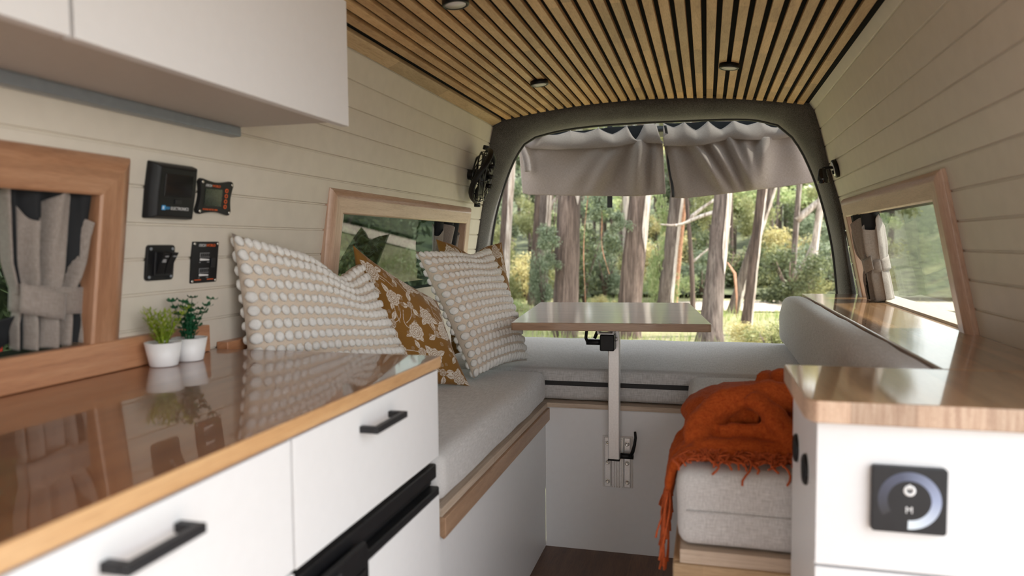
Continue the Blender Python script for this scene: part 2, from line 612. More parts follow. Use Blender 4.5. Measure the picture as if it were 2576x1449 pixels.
def zc(x):
    return 1.511 - .054 * ((x + .235) / .59) ** 2


mb = MB()
mb.grid(lambda u, v: (-.885 + u * 1.28, -1.0 + v * 4.0, zc(-.885 + u * 1.28) + .013), 24, 1, smooth=True)
mb.grid(lambda u, v: (-.885 + u * 1.28, -1.0 + v * 4.0, zc(-.885 + u * 1.28) + .05), 24, 1, smooth=True)
ceil = mb.build('ceiling', M['blackfelt'])
tag(ceil, 'black felt ceiling with timber slats running along the van', 'ceiling', kind='structure')
slat0 = None
for k in range(32):
    x = -.792 + k * (1.127 / 31)
    s = -2 * .054 * (x + .235) / .59 ** 2
    dx = Vector((1, 0, s)).normalized() * .0118
    up = Vector((-s, 0, 1)).normalized() * .013
    c = Vector((x, -1.0, zc(x)))
    mb = MB()
    mb.prism([c - dx, c + dx, c + dx + up, c - dx + up], (0, 3.968, 0))
    mb.build('slat', M['slat'], ceil, bevel=.0012, bseg=1)
mb = MB().prism([(-.862, -1, 1.440), (-.824, -1, 1.456), (-.828, -1, 1.470), (-.866, -1, 1.456)], (0, 3.972, 0))
tag(mb.build('trim_1', M['trim'], bevel=.002), 'pale timber batten where the slatted ceiling meets the wall above the cabinet', 'trim', kind='structure')

mb = MB()
mb.box((-.97, -1.0, -.03), (.56, 2.25, 0.0), grain=(0, 1, 0))
tag(mb.build('floor', M['floor']), 'dark brown timber plank floor of the van', 'floor', kind='structure')


mb = MB().box((-.965, -1.04, -.03), (.56, -1.0, .80)).box((-.9, -1.04, 1.20), (.5, -1.0, 1.53)).box((-.965, -1.04, .72), (-.72, -1.0, 1.26)).box((.36, -1.04, .72), (.56, -1.0, 1.26))  # out of view, added to cut daylight entering from the front
tag(mb.build('front_light_block', M['cream']), 'cream unseen panel added to cut light from the front, open at window height', 'wall', kind='structure')


def resample(pts, n):
    P = np.array(pts, float)
    d = np.concatenate([[0], np.cumsum(np.linalg.norm(np.diff(P, axis=0), axis=1))])
    t = np.linspace(0, d[-1], n)
    out = np.stack([np.interp(t, d, P[:, k]) for k in range(P.shape[1])], 1)
    for _ in range(2):
        q = out.copy()
        q[1:-1] = (out[:-2] + 2 * out[1:-1] + out[2:]) / 4
        out = q
    return out


OUT_L = [(-.965, .0), (-.965, .75), (-.949, .923), (-.929, 1.057), (-.911, 1.173), (-.886, 1.338), (-.878, 1.404), (-.85, 1.45)]
OUT_T = [(-.826, 1.462), (-.785, 1.475), (-.711, 1.486), (-.594, 1.500), (-.431, 1.508), (-.273, 1.512), (-.211, 1.513), (-.059, 1.511), (.089, 1.505), (.262, 1.486), (.346, 1.469), (.378, 1.45)]
OUT_R = [(.388, 1.43), (.410, 1.35), (.421, 1.258), (.447, 1.198), (.479, 1.079), (.497, .959), (.516, .839), (.532, .753), (.545, .6), (.55, .0)]
IN_L = [(-.93, .0), (-.925, .75), (-.908, .973), (-.880, 1.109), (-.843, 1.218), (-.795, 1.335), (-.757, 1.376)]
IN_T = [(-.708, 1.404), (-.640, 1.420), (-.556, 1.432), (-.44, 1.440), (-.279, 1.443), (-.091, 1.442), (.07, 1.440), (.18, 1.434), (.268, 1.407)]
IN_R = [(.323, 1.357), (.347, 1.329), (.370, 1.28), (.409, 1.188), (.442, 1.081), (.478, .922), (.496, .751), (.505, .6), (.51, .0)]
ol = np.concatenate([resample(OUT_L, 34), resample(OUT_T, 40), resample(OUT_R, 34)])
il = np.concatenate([resample(IN_L, 34), resample(IN_T, 40), resample(IN_R, 34)])
n = len(ol)
mb = MB()
rows = [(-.45, 3.0, 0), (-.05, 2.985, 0), (.12, 2.977, 1), (.35, 2.985, 1), (.6, 3.002, 1), (.82, 3.022, 1), (.95, 3.045, 1), (1.0, 3.07, 0), (1.0, 3.10, 0)]
V, UV = [], []
for i in range(n):
    for (s, y, w) in rows:
        p = ol[i] * (1 - s) + il[i] * s
        d = .006 * w * noise.noise(Vector((p[0] * 7, s * 3, p[1] * 7)))
        V.append((p[0], y + d, p[1]))
        UV.append((i * .03, s))
k = len(rows)
F = [(i * k + j, i * k + j + 1, (i + 1) * k + j + 1, (i + 1) * k + j) for i in range(n - 1) for j in range(k - 1)]
mb.add(V, F, smooth=True, uvs=UV)
rear = mb.build('wall_rear', M['carpet'])
tag(rear, 'charcoal carpeted surround of the open rear hatch', 'hatch surround', kind='structure')
mb = MB().tube([(q[0], 3.088, q[1]) for q in il[6:-6]], .0075, 8)
mb.build('rubber_seal', M['rubber'], rear)
mb = MB().box((-.93, 3.03, -.1), (.51, 3.09, .50))
mb.build('sill_panel', M['carpet'], rear)


# ------------------------------------------------------------------ windows
def wall_frame(prof, side, y, z):
    """local frame on a side wall: a along Y (to the viewer's right), b up the slope, n into the van"""
    x0, x1 = wx(prof, z - .1), wx(prof, z + .1)
    b = Vector((x1 - x0, 0, .2)).normalized()
    a = Vector((0, 1, 0)) if side < 0 else Vector((0, -1, 0))
    n_ = a.cross(b)
    Mx = Matrix.Identity(4)
    o = Vector((wx(prof, z), y, z))
    for i in range(3):
        Mx[i][0], Mx[i][1], Mx[i][2], Mx[i][3] = a[i], b[i], n_[i], o[i]
    return Mx


PROFILE = [(0, 0), (0, .010), (.006, .017), (.020, .022), (.024, .022), (.060, .021), (.064, .018), (.066, -.055), (.058, -.055)]


def window(name, prof, side, outer, inner, label, sill=None, bottom=False, fm='frame'):
    """outer=(y0,y1,z0,z1) of the timber frame; frame runs up, across and down"""
    ya, yb, z0, z1 = outer
    Mx = wall_frame(prof, side, (ya + yb) / 2, (z0 + z1) / 2)
    Mi = Mx.inverted()
    cs = []
    for (y, z) in ((yb, z0), (yb, z1), (ya, z1), (ya, z0)):
        q = Mi @ Vector((wx(prof, z), y, z))
        cs.append((q.x, q.y))
    sgn = 1 if cs[0][0] > cs[2][0] else -1
    mb = MB(Mx)
    path = []
    for k, (x, y) in enumerate(cs):
        dx = -sgn if k in (0, 1) else sgn
        dy = (-1 if k in (1, 2) else (1 if bottom else 0))
        path.append([(x + dx * t, y + dy * t, h) for (t, h) in PROFILE])
    m_ = len(PROFILE)
    segs = [(0, 1), (1, 2), (2, 3)] + ([(3, 0)] if bottom else [])
    for (i, j) in segs:
        V = path[i] + path[j]
        F = [(q, (q + 1) % m_, (q + 1) % m_ + m_, q + m_) for q in range(m_)]
        if sgn < 0:
            F = [f[::-1] for f in F]
        g = Vector(path[j][0]) - Vector(path[i][0])
        mb.add(V, F, 0, grain=g)
    o = mb.build(name, M[fm], bevel=.0015, bseg=2)
    tag(o, label, 'window', kind='structure')
    iy = [c[0] for c in cs]
    lo, hi = min(iy) + .05, max(iy) - .05
    b0, b1 = cs[0][1] - .03, cs[1][1] - .05
    g = MB(Mx)
    g.box((lo, b0, -.056), (hi, b1, -.053))
    g.build('glass_pane', M['glass' if side > 0 else 'glass_tint'], o)
    if sill:
        s = MB(Mx)
        s.box((lo, cs[0][1] - .012, -.052), (hi, cs[0][1] + sill, -.002))
        s.build('sill', M['cream'], o)
    return o, Mx


window('window_1', LP, -1, (.36, 1.013, .795, 1.095), W1, 'timber framed side window above the worktop, a taupe curtain tied back inside it')
window('window_2', LP, -1, (1.68, 2.818, .735, 1.095), W2, 'timber framed side window behind the scatter cushions', fm='frame_pale')
window('window_3', RP, 1, (1.722, 2.868, .752, 1.10), W3, 'timber framed side window above the glossy timber shelf', sill=.006, fm='frame_pale')

# ------------------------------------------------------------------ overhead cabinet and light strip
t = thing('overhead_cabinet', (-.78, .65, 1.18), 'white overhead wall cabinet hanging above the worktop', 'cabinet')
mb = MB()
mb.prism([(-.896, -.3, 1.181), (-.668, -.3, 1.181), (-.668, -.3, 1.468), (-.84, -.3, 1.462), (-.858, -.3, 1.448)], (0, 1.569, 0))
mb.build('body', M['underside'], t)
for (a, b_) in ((-.3, .030), (.036, .646), (.652, 1.272)):
    mb = MB().box((-.667, a, 1.172), (-.650, b_, 1.402))
    mb.build('door', M['white'], t, bevel=.001)
mb = MB().box((-.667, -.3, 1.405), (-.652, 1.272, 1.484))
mb.build('top_fascia', M['white'], t, bevel=.001)
mb = MB().box((-.902, -.2, 1.162), (-.878, 1.268, 1.181))
tag(mb.build('light_strip', M['greyalu'], bevel=.003), 'slim grey aluminium light bar under the overhead cabinet', 'light')

# ------------------------------------------------------------------ kitchen unit
t = thing('kitchen_cabinet', (-.72, .5, 0), 'white kitchen base cabinet with black bar handles below the worktop', 'cabinet')
mb = MB().box((-.95, -.6, .0), (-.4975, .770, .722)).box((-.95, .770, .553), (-.4975, 1.264, .722)).box((-.95, 1.252, 0), (-.500, 1.264, .553))
mb.build('body', M['white_in'], t)


def handle(x, ya, yb, z, par):
    h = MB()
    h.box((x + .020, ya, z - .0048), (x + .029, yb, z + .0048))
    h.box((x, ya, z - .0048), (x + .020, ya + .010, z + .0048))
    h.box((x, yb - .010, z - .0048), (x + .020, yb, z + .0048))
    return h.build('handle', M['charcoal'], par, bevel=.0008, bseg=1)


d = MB().box((-.4965, .295, .559), (-.478, .7685, .7185)).build('drawer', M['white'], t, bevel=.0012)
handle(-.478, .480, .577, .688, d)
d = MB().box((-.4965, .7735, .557), (-.478, 1.266, .7185)).build('drawer', M['white'], t, bevel=.0012)
handle(-.478, .947, 1.055, .686, d)
d = MB().box((-.4965, -.19, .559), (-.478, .290, .7185)).build('drawer', M['white'], t, bevel=.0012)
handle(-.478, -.02, .115, .688, d)
MB().box((-.4965, .295, .02), (-.478, .7685, .555)).build('door', M['white'], t, bevel=.0012)
MB().box((-.4965, -.19, .02), (-.478, .290, .555)).build('door', M['white'], t, bevel=.0012)

t = thing('fridge', (-.6, 1.01, 0), 'white fronted fridge with a black frame and latch below the end drawer', 'fridge')
MB().box((-.93, .778, .02), (-.492, 1.246, .548)).build('body', M['blackmatt'], t)
mb = MB().box((-.492, .778, .522), (-.476, 1.248, .549)).box((-.492, .778, .508), (-.486, 1.248, .522))
mb.build('vent_strip', M['black'], t, bevel=.003)
d = MB().box((-.491, .780, .03), (-.470, 1.246, .508)).build('door_frame', M['black'], t, bevel=.003)
MB().box((-.4715, .786, .04), (-.4685, 1.240, .494)).build('door_panel', M['white'], d, bevel=.0005, bseg=1)
mb = MB().prism([(-.4685, .775, .456), (-.4685, .925, .456), (-.4685, .932, .470), (-.4685, .932, .518), (-.4685, .924, .535), (-.4685, .775, .535)], (.010, 0, 0))
l = mb.build('latch', M['black'], t, bevel=.004)
mb = MB().box((-.462, .845, .486), (-.4565, .918, .498))
mb.build('latch_slot', M['gloss_black'], l)
mb = MB().box((-.462, .80, .49), (-.452, .842, .526))
mb.build('latch_button', M['charcoal'], l, bevel=.003)
mb = MB()
for i, w in enumerate((.006, .004, .005, .006, .004)):
    mb.box((-.4586, .868 + i * .008, .4655), (-.4582, .868 + i * .008 + w, .4715))
mb.build('badge', M['white_ink'], l)

mb = MB()
mb.box((-.955, -.7, .7235), (-.4715, 1.268, .745), 0, grain=(0, 1, 0))
o = mb.build('worktop', [M['top'], M['edge']], bevel=.0022)
for p in o.data.polygons:
    if p.normal.x > .9 or p.normal.y > .9:
        p.material_index = 1
tag(o, 'long glossy reddish brown timber worktop holding the two potted plants', 'worktop')
mb = MB().box((-.956, -.7, .7455), (-.936, 1.231, .797))
tag(mb.build('upstand', M['upstand'], bevel=.002), 'timber upstand along the wall behind the potted plants', 'upstand')
mb = MB().box((-.956, 1.275, .735), (-.930, 1.668, .757))
tag(mb.build('trim_2', M['upstand'], bevel=.002), 'narrow timber ledge along the wall behind the cream tufted cushions', 'ledge', kind='structure')


# ------------------------------------------------------------------ potted plants
def potted(loc, label, leafm, kind):
    t = thing('potted_plant', loc, label, 'plant')
    x, y, z = loc
    p = MB().lathe([(.0, 0), (.0215, 0), (.0228, .002), (.0305, .041), (.0288, .0412), (.0278, .036), (0, .036)], loc, caps=False, segs=40)
    p.build('pot', M['pot'], t)
    MB().lathe([(.0276, .0362), (.0, .0375)], loc, caps=False, segs=24).build('soil', M['soil'], t)
    r = random.Random(3 if kind else 5)
    lv, st = MB(), MB()
    nst = 9 if kind else 11
    for s in range(nst):
        a = 2 * PI * s / nst + r.uniform(-.3, .3)
        lean = r.uniform(.15, .75) if s else 0.0
        H = r.uniform(.038, .062) if kind == 0 else r.uniform(.045, .076)
        pts = []
        for k in range(7):
            q = k / 6
            rr = .006 + lean * .045 * q ** 1.4
            pts.append(Vector((x + math.cos(a) * rr, y + math.sin(a) * rr, z + .036 + H * q)))
        st.tube(pts, [.0014 - .0009 * k / 6 for k in range(7)], 6)
        for k in range(1, 7):
            whorl = (4 if kind else 6) if k > 1 else 3
            for w in range(whorl):
                th = 2 * PI * w / whorl + k * .7 + r.uniform(-.2, .2)
                if kind:
                    L, Wd = r.uniform(.010, .014), r.uniform(.0035, .0045)
                else:
                    L, Wd = r.uniform(.011, .016), r.uniform(.0014, .0019)
                el = r.uniform(.1, .7)
                d = Vector((math.cos(th) * math.cos(el), math.sin(th) * math.cos(el), math.sin(el)))
                sd = d.cross(Vector((0, 0, 1))).normalized() * Wd
                up = sd.cross(d).normalized() * (L * .12)
                b0 = pts[k]
                lv.add([b0, b0 + d * L * .35 + sd - up, b0 + d * L * .75 + sd * .8 - up * .5, b0 + d * L + up, b0 + d * L * .75 - sd * .8 - up * .5, b0 + d * L * .35 - sd - up],
                       [(0, 1, 5), (1, 2, 4, 5), (2, 3, 4)], smooth=True)
    st.build('stem', leafm, t)
    lv.build('foliage', leafm, t)


potted((-.902, 1.062, .7455), 'lime green fine leaved plant in a small white pot on the worktop', M['plant_lime'], 0)
potted((-.898, 1.123, .7455), 'dark green broad leaved plant in a small white pot against the timber upstand', M['plant_green'], 1)


# ------------------------------------------------------------------ wall electrics
def text(s, size, Mx, pos, mat, parent, name='lettering', align='LEFT', ext=.0002, sx=1.0):
    cu = bpy.data.curves.new('t', 'FONT')
    cu.body = s
    cu.size = size
    cu.extrude = ext
    cu.align_x = align
    tmp = bpy.data.objects.new('t', cu)
    COL.objects.link(tmp)
    dg = bpy.context.evaluated_depsgraph_get()
    me = bpy.data.meshes.new_from_object(tmp.evaluated_get(dg))
    bpy.data.objects.remove(tmp)
    o0 = ORG[parent.name]
    for v_ in me.vertices:
        v_.co = (Mx @ (Vector((v_.co.x * sx, v_.co.y, v_.co.z)) + Vector(pos))) - o0
    me.materials.clear()
    me.materials.append(mat)
    for p in me.polygons:
        p.material_index = 0
    o = bpy.data.objects.new(name, me)
    COL.objects.link(o)
    o.parent = parent
    ORG[o.name] = o0
    return o


def rrect(w, h, r, seg=5, concave=0.0, nside=1):
    P = []
    for (cx, cy, a0) in ((w / 2 - r, h / 2 - r, 0), (-w / 2 + r, h / 2 - r, 90), (-w / 2 + r, -h / 2 + r, 180), (w / 2 - r, -h / 2 + r, 270)):
        for k in range(seg + 1):
            a = math.radians(a0 + 90 * k / seg)
            P.append((cx + r * math.cos(a), cy + r * math.sin(a)))
        if concave:
            # points along the next side, bowed inwards
            i = len(P)
            nx = {0: (0, 1), 90: (-1, 0), 180: (0, -1), 270: (1, 0)}[a0]
            for q in range(1, 8):
                t_ = q / 8
                bow = concave * math.sin(PI * t_)
                if nx[1] == 1:
                    P.append((w / 2 - r - (w - 2 * r) * t_, h / 2 - bow))
                elif nx[0] == -1:
                    P.append((-w / 2 + bow, h / 2 - r - (h - 2 * r) * t_))
                elif nx[1] == -1:
                    P.append((-w / 2 + r + (w - 2 * r) * t_, -h / 2 + bow))
                else:
                    P.append((w / 2 - bow, -h / 2 + r + (h - 2 * r) * t_))
    return P


def screws(Mx, pts, z, r, par, mat='screw'):
    for (x, y) in pts:
        MB(Mx).lathe([(r, 0), (r, .0012), (r * .6, .0018), (0, .0018)], (x, y, z), segs=14).build('screw', M[mat], par)


# solar regulator
Mx = wall_frame(LP, -1, 1.112, 1.048)
t = thing('solar_regulator', Mx.translation, 'large black wall display unit with a dark screen, highest beside the window', 'control panel')
mb = MB(Mx)
w, h, dp = .112, .098, .022
V = []
for (sx_, d_) in ((1.0, 0), (1.0, .004), (.93, .016), (.80, dp)):
    for (x, y) in ((-1, -1), (-.5, -1), (0, -1), (.5, -1), (1, -1), (1, 0), (1, 1), (.5, 1), (0, 1), (-.5, 1), (-1, 1), (-1, 0)):
        bx = w / 2 * x * sx_ * (1 + (.03 if abs(x) == 1 and y == 0 else 0))
        V.append((bx, h / 2 * y * (1 - (1 - sx_) * .7), d_))
F = [(i * 12 + j, i * 12 + (j + 1) % 12, (i + 1) * 12 + (j + 1) % 12, (i + 1) * 12 + j) for i in range(3) for j in range(12)]
F += [tuple(range(36, 48)), tuple(range(12))[::-1]]
mb.add(V, F)
hs = mb.build('housing', M['black'], t, bevel=.002)
MB(Mx).box((-.034, -.008, dp - .001), (.036, .032, dp + .0012)).build('screen', M['gloss_black'], t, bevel=.0008)
MB(Mx).box((-.006, -.020, dp), (.010, -.012, dp + .002)).build('button', M['charcoal'], t, bevel=.0008)
MB(Mx).box((-.036, -.0315, dp), (-.0275, -.0235, dp + .0006)).build('logo', M['blue_ink'], t)
MB(Mx).box((-.0345, -.0300, dp + .0006), (-.0315, -.0250, dp + .0009)).build('logo_mark', M['white_ink'], t)
text('RV', .0075, Mx, (-.0255, -.0305, dp + .0003), M['blue_ink'], t)
text('ELECTRONICS', .0075, Mx, (-.0140, -.0305, dp + .0003), M['white_ink'], t, sx=.95)

Mx = wall_frame(LP, -1, 1.235, 1.045)
t = thing('power_meter', Mx.translation, 'small black battery meter with concave edges and orange buttons', 'control panel')
MB(Mx).prism([(x, y, 0) for (x, y) in rrect(.100, .067, .008, 5, .005)], (0, 0, .009)).build('housing', M['black'], t, bevel=.0012)
MB(Mx).box((-.034, -.017, .0088), (.016, .016, .0098)).build('screen', M['lcd'], t)
for k in range(4):
    MB(Mx).lathe([(.0042, 0), (.0042, .0012), (.0028, .0012), (.0028, .0002)], (.029, .015 - k * .0105, .009), segs=18, caps=False).build('button', M['orange_ink'], t)
screws(Mx, [(-.044, .0275), (.044, .0275), (-.044, -.0275), (.044, -.0275)], .009, .0032, t)
text('iTECH', .0065, Mx, (-.034, .0195, .0092), M['white_ink'], t)
text('WORLD', .0065, Mx, (-.0145, .0195, .0092), M['orange_ink'], t)
text('POWER METER 500A', .0048, Mx, (-.036, -.0255, .0092), M['orange_ink'], t)

Mx = wall_frame(LP, -1, 1.107, .922)
t = thing('rocker_switch_panel', Mx.translation, 'black plate with two tilted rocker switches above the lime plant', 'switch')
MB(Mx).prism([(x, y, 0) for (x, y) in rrect(.068, .063, .006)], (0, 0, .006)).build('plate', M['black'], t, bevel=.0012)
MB(Mx).prism([(x + .004, y - .001, .006) for (x, y) in rrect(.044, .044, .003)], (0, 0, .003)).build('bezel', M['charcoal'], t, bevel=.001)
for k in range(2):
    x0 = -.014 + k * .0195
    rk = MB(Mx).prism([(x0, -.020, .009), (x0, -.020, .011), (x0, .0, .015), (x0, .020, .024), (x0, .020, .009)], (.017, 0, 0)).build('rocker', M['black'], t, bevel=.0008)
    MB(Mx).box((x0 + .005, .012, .0215), (x0 + .013, .0145, .0226)).build('indicator', M['grey_ink'], rk)
MB(Mx).box((-.0105, .002, .0166), (-.0025, .008, .0190)).build('icon', M['grey_ink'], rk)
screws(Mx, [(-.027, .025), (.027, .025), (-.027, -.025), (.027, -.025)], .006, .0028, t, 'greyalu')

Mx = wall_frame(LP, -1, 1.229, .9195)
t = thing('inverter_remote', Mx.translation, 'black rectangular panel with two level gauges beside the rocker switches', 'control panel')
MB(Mx).prism([(x, y, 0) for (x, y) in rrect(.077, .080, .002)], (0, 0, .004)).build('plate', M['black'], t, bevel=.0006)
text('iTECH', .0075, Mx, (-.021, .0305, .0042), M['white_ink'], t)
text('WORLD', .0075, Mx, (.0005, .0305, .0042), M['orange_ink'], t)
for z_ in (.008, -.022):
    MB(Mx).box((-.016, z_ + .0015, .0038), (.012, z_ + .0105, .0045)).build('gauge', M['grey_ink'], t)
    mb = MB(Mx)
    for q in range(5):
        mb.box((-.0145 + q * .0054, z_ + .0025, .0045), (-.0145 + q * .0054 + .0044, z_ + .0095, .0048))
    mb.build('gauge_cell', M['blackmatt'], t)
    MB(Mx).prism([(-.016, z_ - .0045, .0045), (.011, z_ - .0045, .0045), (.011, z_ - .002, .0045), (-.016, z_, .0045)], (0, 0, .0004)).build('level_bar', M['white_ink'], t)
    text('0%', .0035, Mx, (-.017, z_ - .009, .0042), M['grey_ink'], t)
    text('100%', .0035, Mx, (.005, z_ - .009, .0042), M['grey_ink'], t)
MB(Mx).box((.017, -.010, .0038), (.028, .008, .0065)).build('button', M['charcoal'], t, bevel=.001)
MB(Mx).box((-.028, -.0345, .0041), (-.009, -.033, .0044)).build('stripe', M['orange_ink'], t)
MB(Mx).box((.009, -.0345, .0041), (.028, -.033, .0044)).build('stripe', M['orange_ink'], t)
screws(Mx, [(-.034, .036), (.034, .036), (-.034, -.036), (.034, -.036)], .004, .003, t)
# ------------------------------------------------------------------ benches and cushions
import bmesh


def weld(o):
    bm = bmesh.new()
    bm.from_mesh(o.data)
    bmesh.ops.remove_doubles(bm, verts=bm.verts, dist=1e-5)
    bmesh.ops.recalc_face_normals(bm, faces=bm.faces)
    bm.to_mesh(o.data)
    bm.free()
    return o


def rbox(lo, hi, r, n=(20, 20, 6), puff=0.0, wr=0.0, seed=0, taper=None):
    mb = MB()
    lo, hi = Vector(lo), Vector(hi)
    axes = [(0, 1, 2, 1), (0, 1, 2, 0), (0, 2, 1, 1), (0, 2, 1, 0), (1, 2, 0, 1), (1, 2, 0, 0)]
    for (a, b, c, top) in axes:
        def spaced(k, t):
            # denser near the rounded edges
            L = hi[k] - lo[k]
            e = min(.4, 1.6 * r / L)
            if t < .25:
                return lo[k] + L * e * (t / .25)
            if t > .75:
                return hi[k] - L * e * ((1 - t) / .25)
            return lo[k] + L * (e + (1 - 2 * e) * (t - .25) / .5)

        def fn(u, v):
            p = Vector((0, 0, 0))
            p[a], p[b], p[c] = spaced(a, u), spaced(b, v), (hi[c] if top else lo[c])
            q = Vector([min(max(p[k], lo[k] + r), hi[k] - r) for k in range(3)])
            d = p - q
            if d.length > 1e-9:
                d.normalize()
            w = q + d * r
            fx = 1 - abs(2 * (w.x - lo.x) / (hi.x - lo.x) - 1) ** 3
            fy = 1 - abs(2 * (w.y - lo.y) / (hi.y - lo.y) - 1) ** 3
            fz = (w.z - lo.z) / (hi.z - lo.z)
            w.z += puff * fx * fy * fz
            if wr:
                w += d * wr * noise.noise(Vector((w.x * 9 + seed, w.y * 9, w.z * 22))) if d.length else Vector()
            return w
        nu, nv = n[a], n[b]
        mb.grid(fn, nu, nv, su=hi[a] - lo[a], sv=hi[b] - lo[b])
    return mb


t = thing('bench', (-.72, 1.75, 0), 'white fronted bench with a timber rail, along the wall with the scatter cushions', 'bench')
MB().box((-.495, 1.266, 0), (-.482, 2.2145, .40)).build('front_panel', M['white'], t)
MB().prism([(-.482, 1.268, .405), (-.472, 1.268, .398), (-.467, 1.268, .402), (-.467, 1.268, .440), (-.482, 1.268, .440)], (0, .946, 0)).build('rail', M['rail'], t, bevel=.0015)
mb = MB()
for a, b_ in ((1.268, 1.62), (1.6215, 1.78), (1.7815, 2.2135)):
    mb.box((-.94, a, .441), (-.474, b_, .457), grain=(0, 1, 0))
mb.build('seat_board', M['ply'], t)
o = weld(rbox((-.948, 1.275, .460), (-.474, 2.206, .556), .026, (20, 26, 10), .006, .003, 1).build('bench_cushion', M['linen']))
tag(o, 'grey linen bench cushion under the scatter cushions', 'cushion')

t = thing('rear_bench', (-.2, 2.6, 0), 'white panelled bench across the van below the open hatch, carrying the table bracket', 'bench')
MB().box((-.4815, 2.215, 0), (.345, 2.228, .443)).build('front_panel', M['white'], t)
MB().box((-.92, 2.2085, .4435), (.345, 2.955, .4575), grain=(1, 0, 0)).build('seat_board', M['ply'], t)
c_ = thing('bench_cushion', (-.32, 2.6, .458), 'thick grey linen cushion across the van below the open hatch, with a black zip', 'cushion')
o = weld(rbox((-.935, 2.235, .460), (.345, 2.990, .560), .024, (30, 24, 10), .004, .003, 4).build('cover', M['linen'], c_))
MB().box((-.90, 2.2325, .508), (.25, 2.2365, .522)).build('zip', M['blackmatt'], c_)

t = thing('bench', (.1, 1.75, 0), 'timber railed bench holding the seat cushion with the rust throw', 'bench')
mb = MB()
mb.box((-.052, 1.262, .33), (.30, 1.278, .400), grain=(1, 0, 0)).box((-.052, 1.278, .33), (-.038, 2.2075, .400), grain=(0, 1, 0))
mb.build('rail', M['trim'], t, bevel=.004)
MB().box((-.040, 1.266, .4005), (.30, 2.2075, .424), grain=(1, 0, 0)).build('seat_board', M['ply'], t)
mb = MB().box((-.036, 1.29, 0), (-.024, 2.2, .40)).box((-.024, 1.29, 0), (.30, 1.30, .40))
mb.build('front_panel', M['white'], t)
o = weld(rbox((-.046, 1.272, .4255), (.272, 2.198, .560), .024, (16, 26, 10), .004, .003, 7).build('bench_cushion', M['linen']))
tag(o, 'grey linen seat cushion with the rust orange throw draped over its end', 'cushion')
MB().tube([(-.030, 1.2715, .490), (.10, 1.2705, .4895), (.262, 1.2715, .490)], .0016, 6).build('seam', M['linen'], o)

t = thing('backrest_cushion', (.31, 2.1, .56), 'upright grey linen backrest cushion against the timber shelf', 'cushion')


def back_fn():
    mb = rbox((.272, 1.26, .5655), (.3465, 2.965, .752), .028, (10, 30, 12), .0, .003, 11)
    for i, p in enumerate(mb.v):
        k = (p.z - .56) / .2
        s = 1 if p.x < .31 else 0
        mb.v[i] = Vector((p.x + .012 * k - s * .008 * math.sin(PI * min(1, max(0, k))), p.y, p.z - .012 * max(0, (p.y - 2.7) / .26) ** 2 * k))
    return mb


weld(back_fn().build('cover', M['linen'], t))

t = thing('timber_shelf', (.45, 2.1, 0), 'glossy timber shelf running along the wall under the side window beside the backrest', 'shelf')
MB().box((.352, 1.2525, .732), (.5515, 2.972, .752), grain=(0, 1, 0)).build('shelf_board', M['shelf'], t, bevel=.003)
MB().box((.36, 1.2525, .0), (.372, 2.19, .7315)).build('front_panel', M['white'], t)

# ------------------------------------------------------------------ cabinet nearest the door
t = thing('side_cabinet', (.35, 1.11, 0), 'white cabinet with a dimmer on its face, under the square timber top', 'cabinet')
MB().box((.137, .998, 0), (.552, 1.246, .723)).build('body', M['white'], t, bevel=.001)
MB().box((.137, .985, .5385), (.552, .9975, .7225)).build('drawer', M['white'], t, bevel=.001)
MB().box((.137, .985, .02), (.552, .9975, .535)).build('door', M['white'], t, bevel=.001)
mb = MB()
P = [(.1225, 1.250), (.1225, 1.000), (.1275, .978), (.134, .9715), (.556, .9715), (.556, 1.250)]
mb.prism([(x, y, .7235) for (x, y) in P], (0, 0, .0285), grain=(0, 1, 0))
o = mb.build('cabinet_top', [M['shelf'], M['endgrain']], bevel=.0025)
for p in o.data.polygons:
    if abs(p.normal.z) < .5:
        p.material_index = 1
        for li in p.loop_indices:
            co = o.data.vertices[o.data.loops[li].vertex_index].co
            o.data.uv_layers[0].data[li].uv = (co.x + co.y * .3 + .03, co.z + 1.5)
tag(o, 'square glossy timber top with end grain blocks, on the cabinet with the dimmer', 'worktop')

t = thing('dimmer_switch', (.242, .984, .633), 'square black touch dimmer with a fading white ring on the white cabinet', 'switch')
Md = Matrix(((1, 0, 0, .242), (0, 0, -1, .9848), (0, 1, 0, .6325), (0, 0, 0, 1)))
MB(Md).prism([(x, y, 0) for (x, y) in rrect(.084, .082, .004)], (0, 0, .010)).build('plate', M['charcoal'], t, bevel=.0015)
mring, nt, b = newmat('dimmer_ring')
tc = nt.nodes.new('ShaderNodeUVMap')
sep = nt.nodes.new('ShaderNodeSeparateXYZ')
nt.links.new(tc.outputs[0], sep.inputs[0])
colr = ramp(nt, sep.outputs[0], [(0.0, (0.028, 0.028, 0.032)), (0.35, (0.07, 0.08, 0.13)), (0.7, (0.30, 0.35, 0.5)), (1.0, (0.66, 0.74, 0.80))])
nt.links.new(colr, b.inputs['Base Color'])
b.inputs['Roughness'].default_value = 0.4
mb = MB(Md)
V, UV = [], []
NS = 60
for i in range(NS + 1):
    a = math.radians(-115 - (360 - 115 + 90 - 70) * i / NS) if False else math.radians(215 - 307 * i / NS)
    for rr in (.0245, .0355):
        V.append((rr * math.cos(a), rr * math.sin(a), .0103))
        UV.append((i / NS, 0))
mb.add(V, [(2 * i, 2 * i + 2, 2 * i + 3, 2 * i + 1) for i in range(NS)], uvs=UV)
mb.build('ring', mring, t)
MB(Md).lathe([(.0035, .0001), (.0035, .0004), (.0068, .0004), (.0068, .0001)], (0, .0125, .010), segs=24, caps=False).build('power_icon', M['white_ink'], t)
MB(Md).box((-.0007, .0125, .0101), (.0007, .0205, .0106)).build('power_icon_bar', M['white_ink'], t)
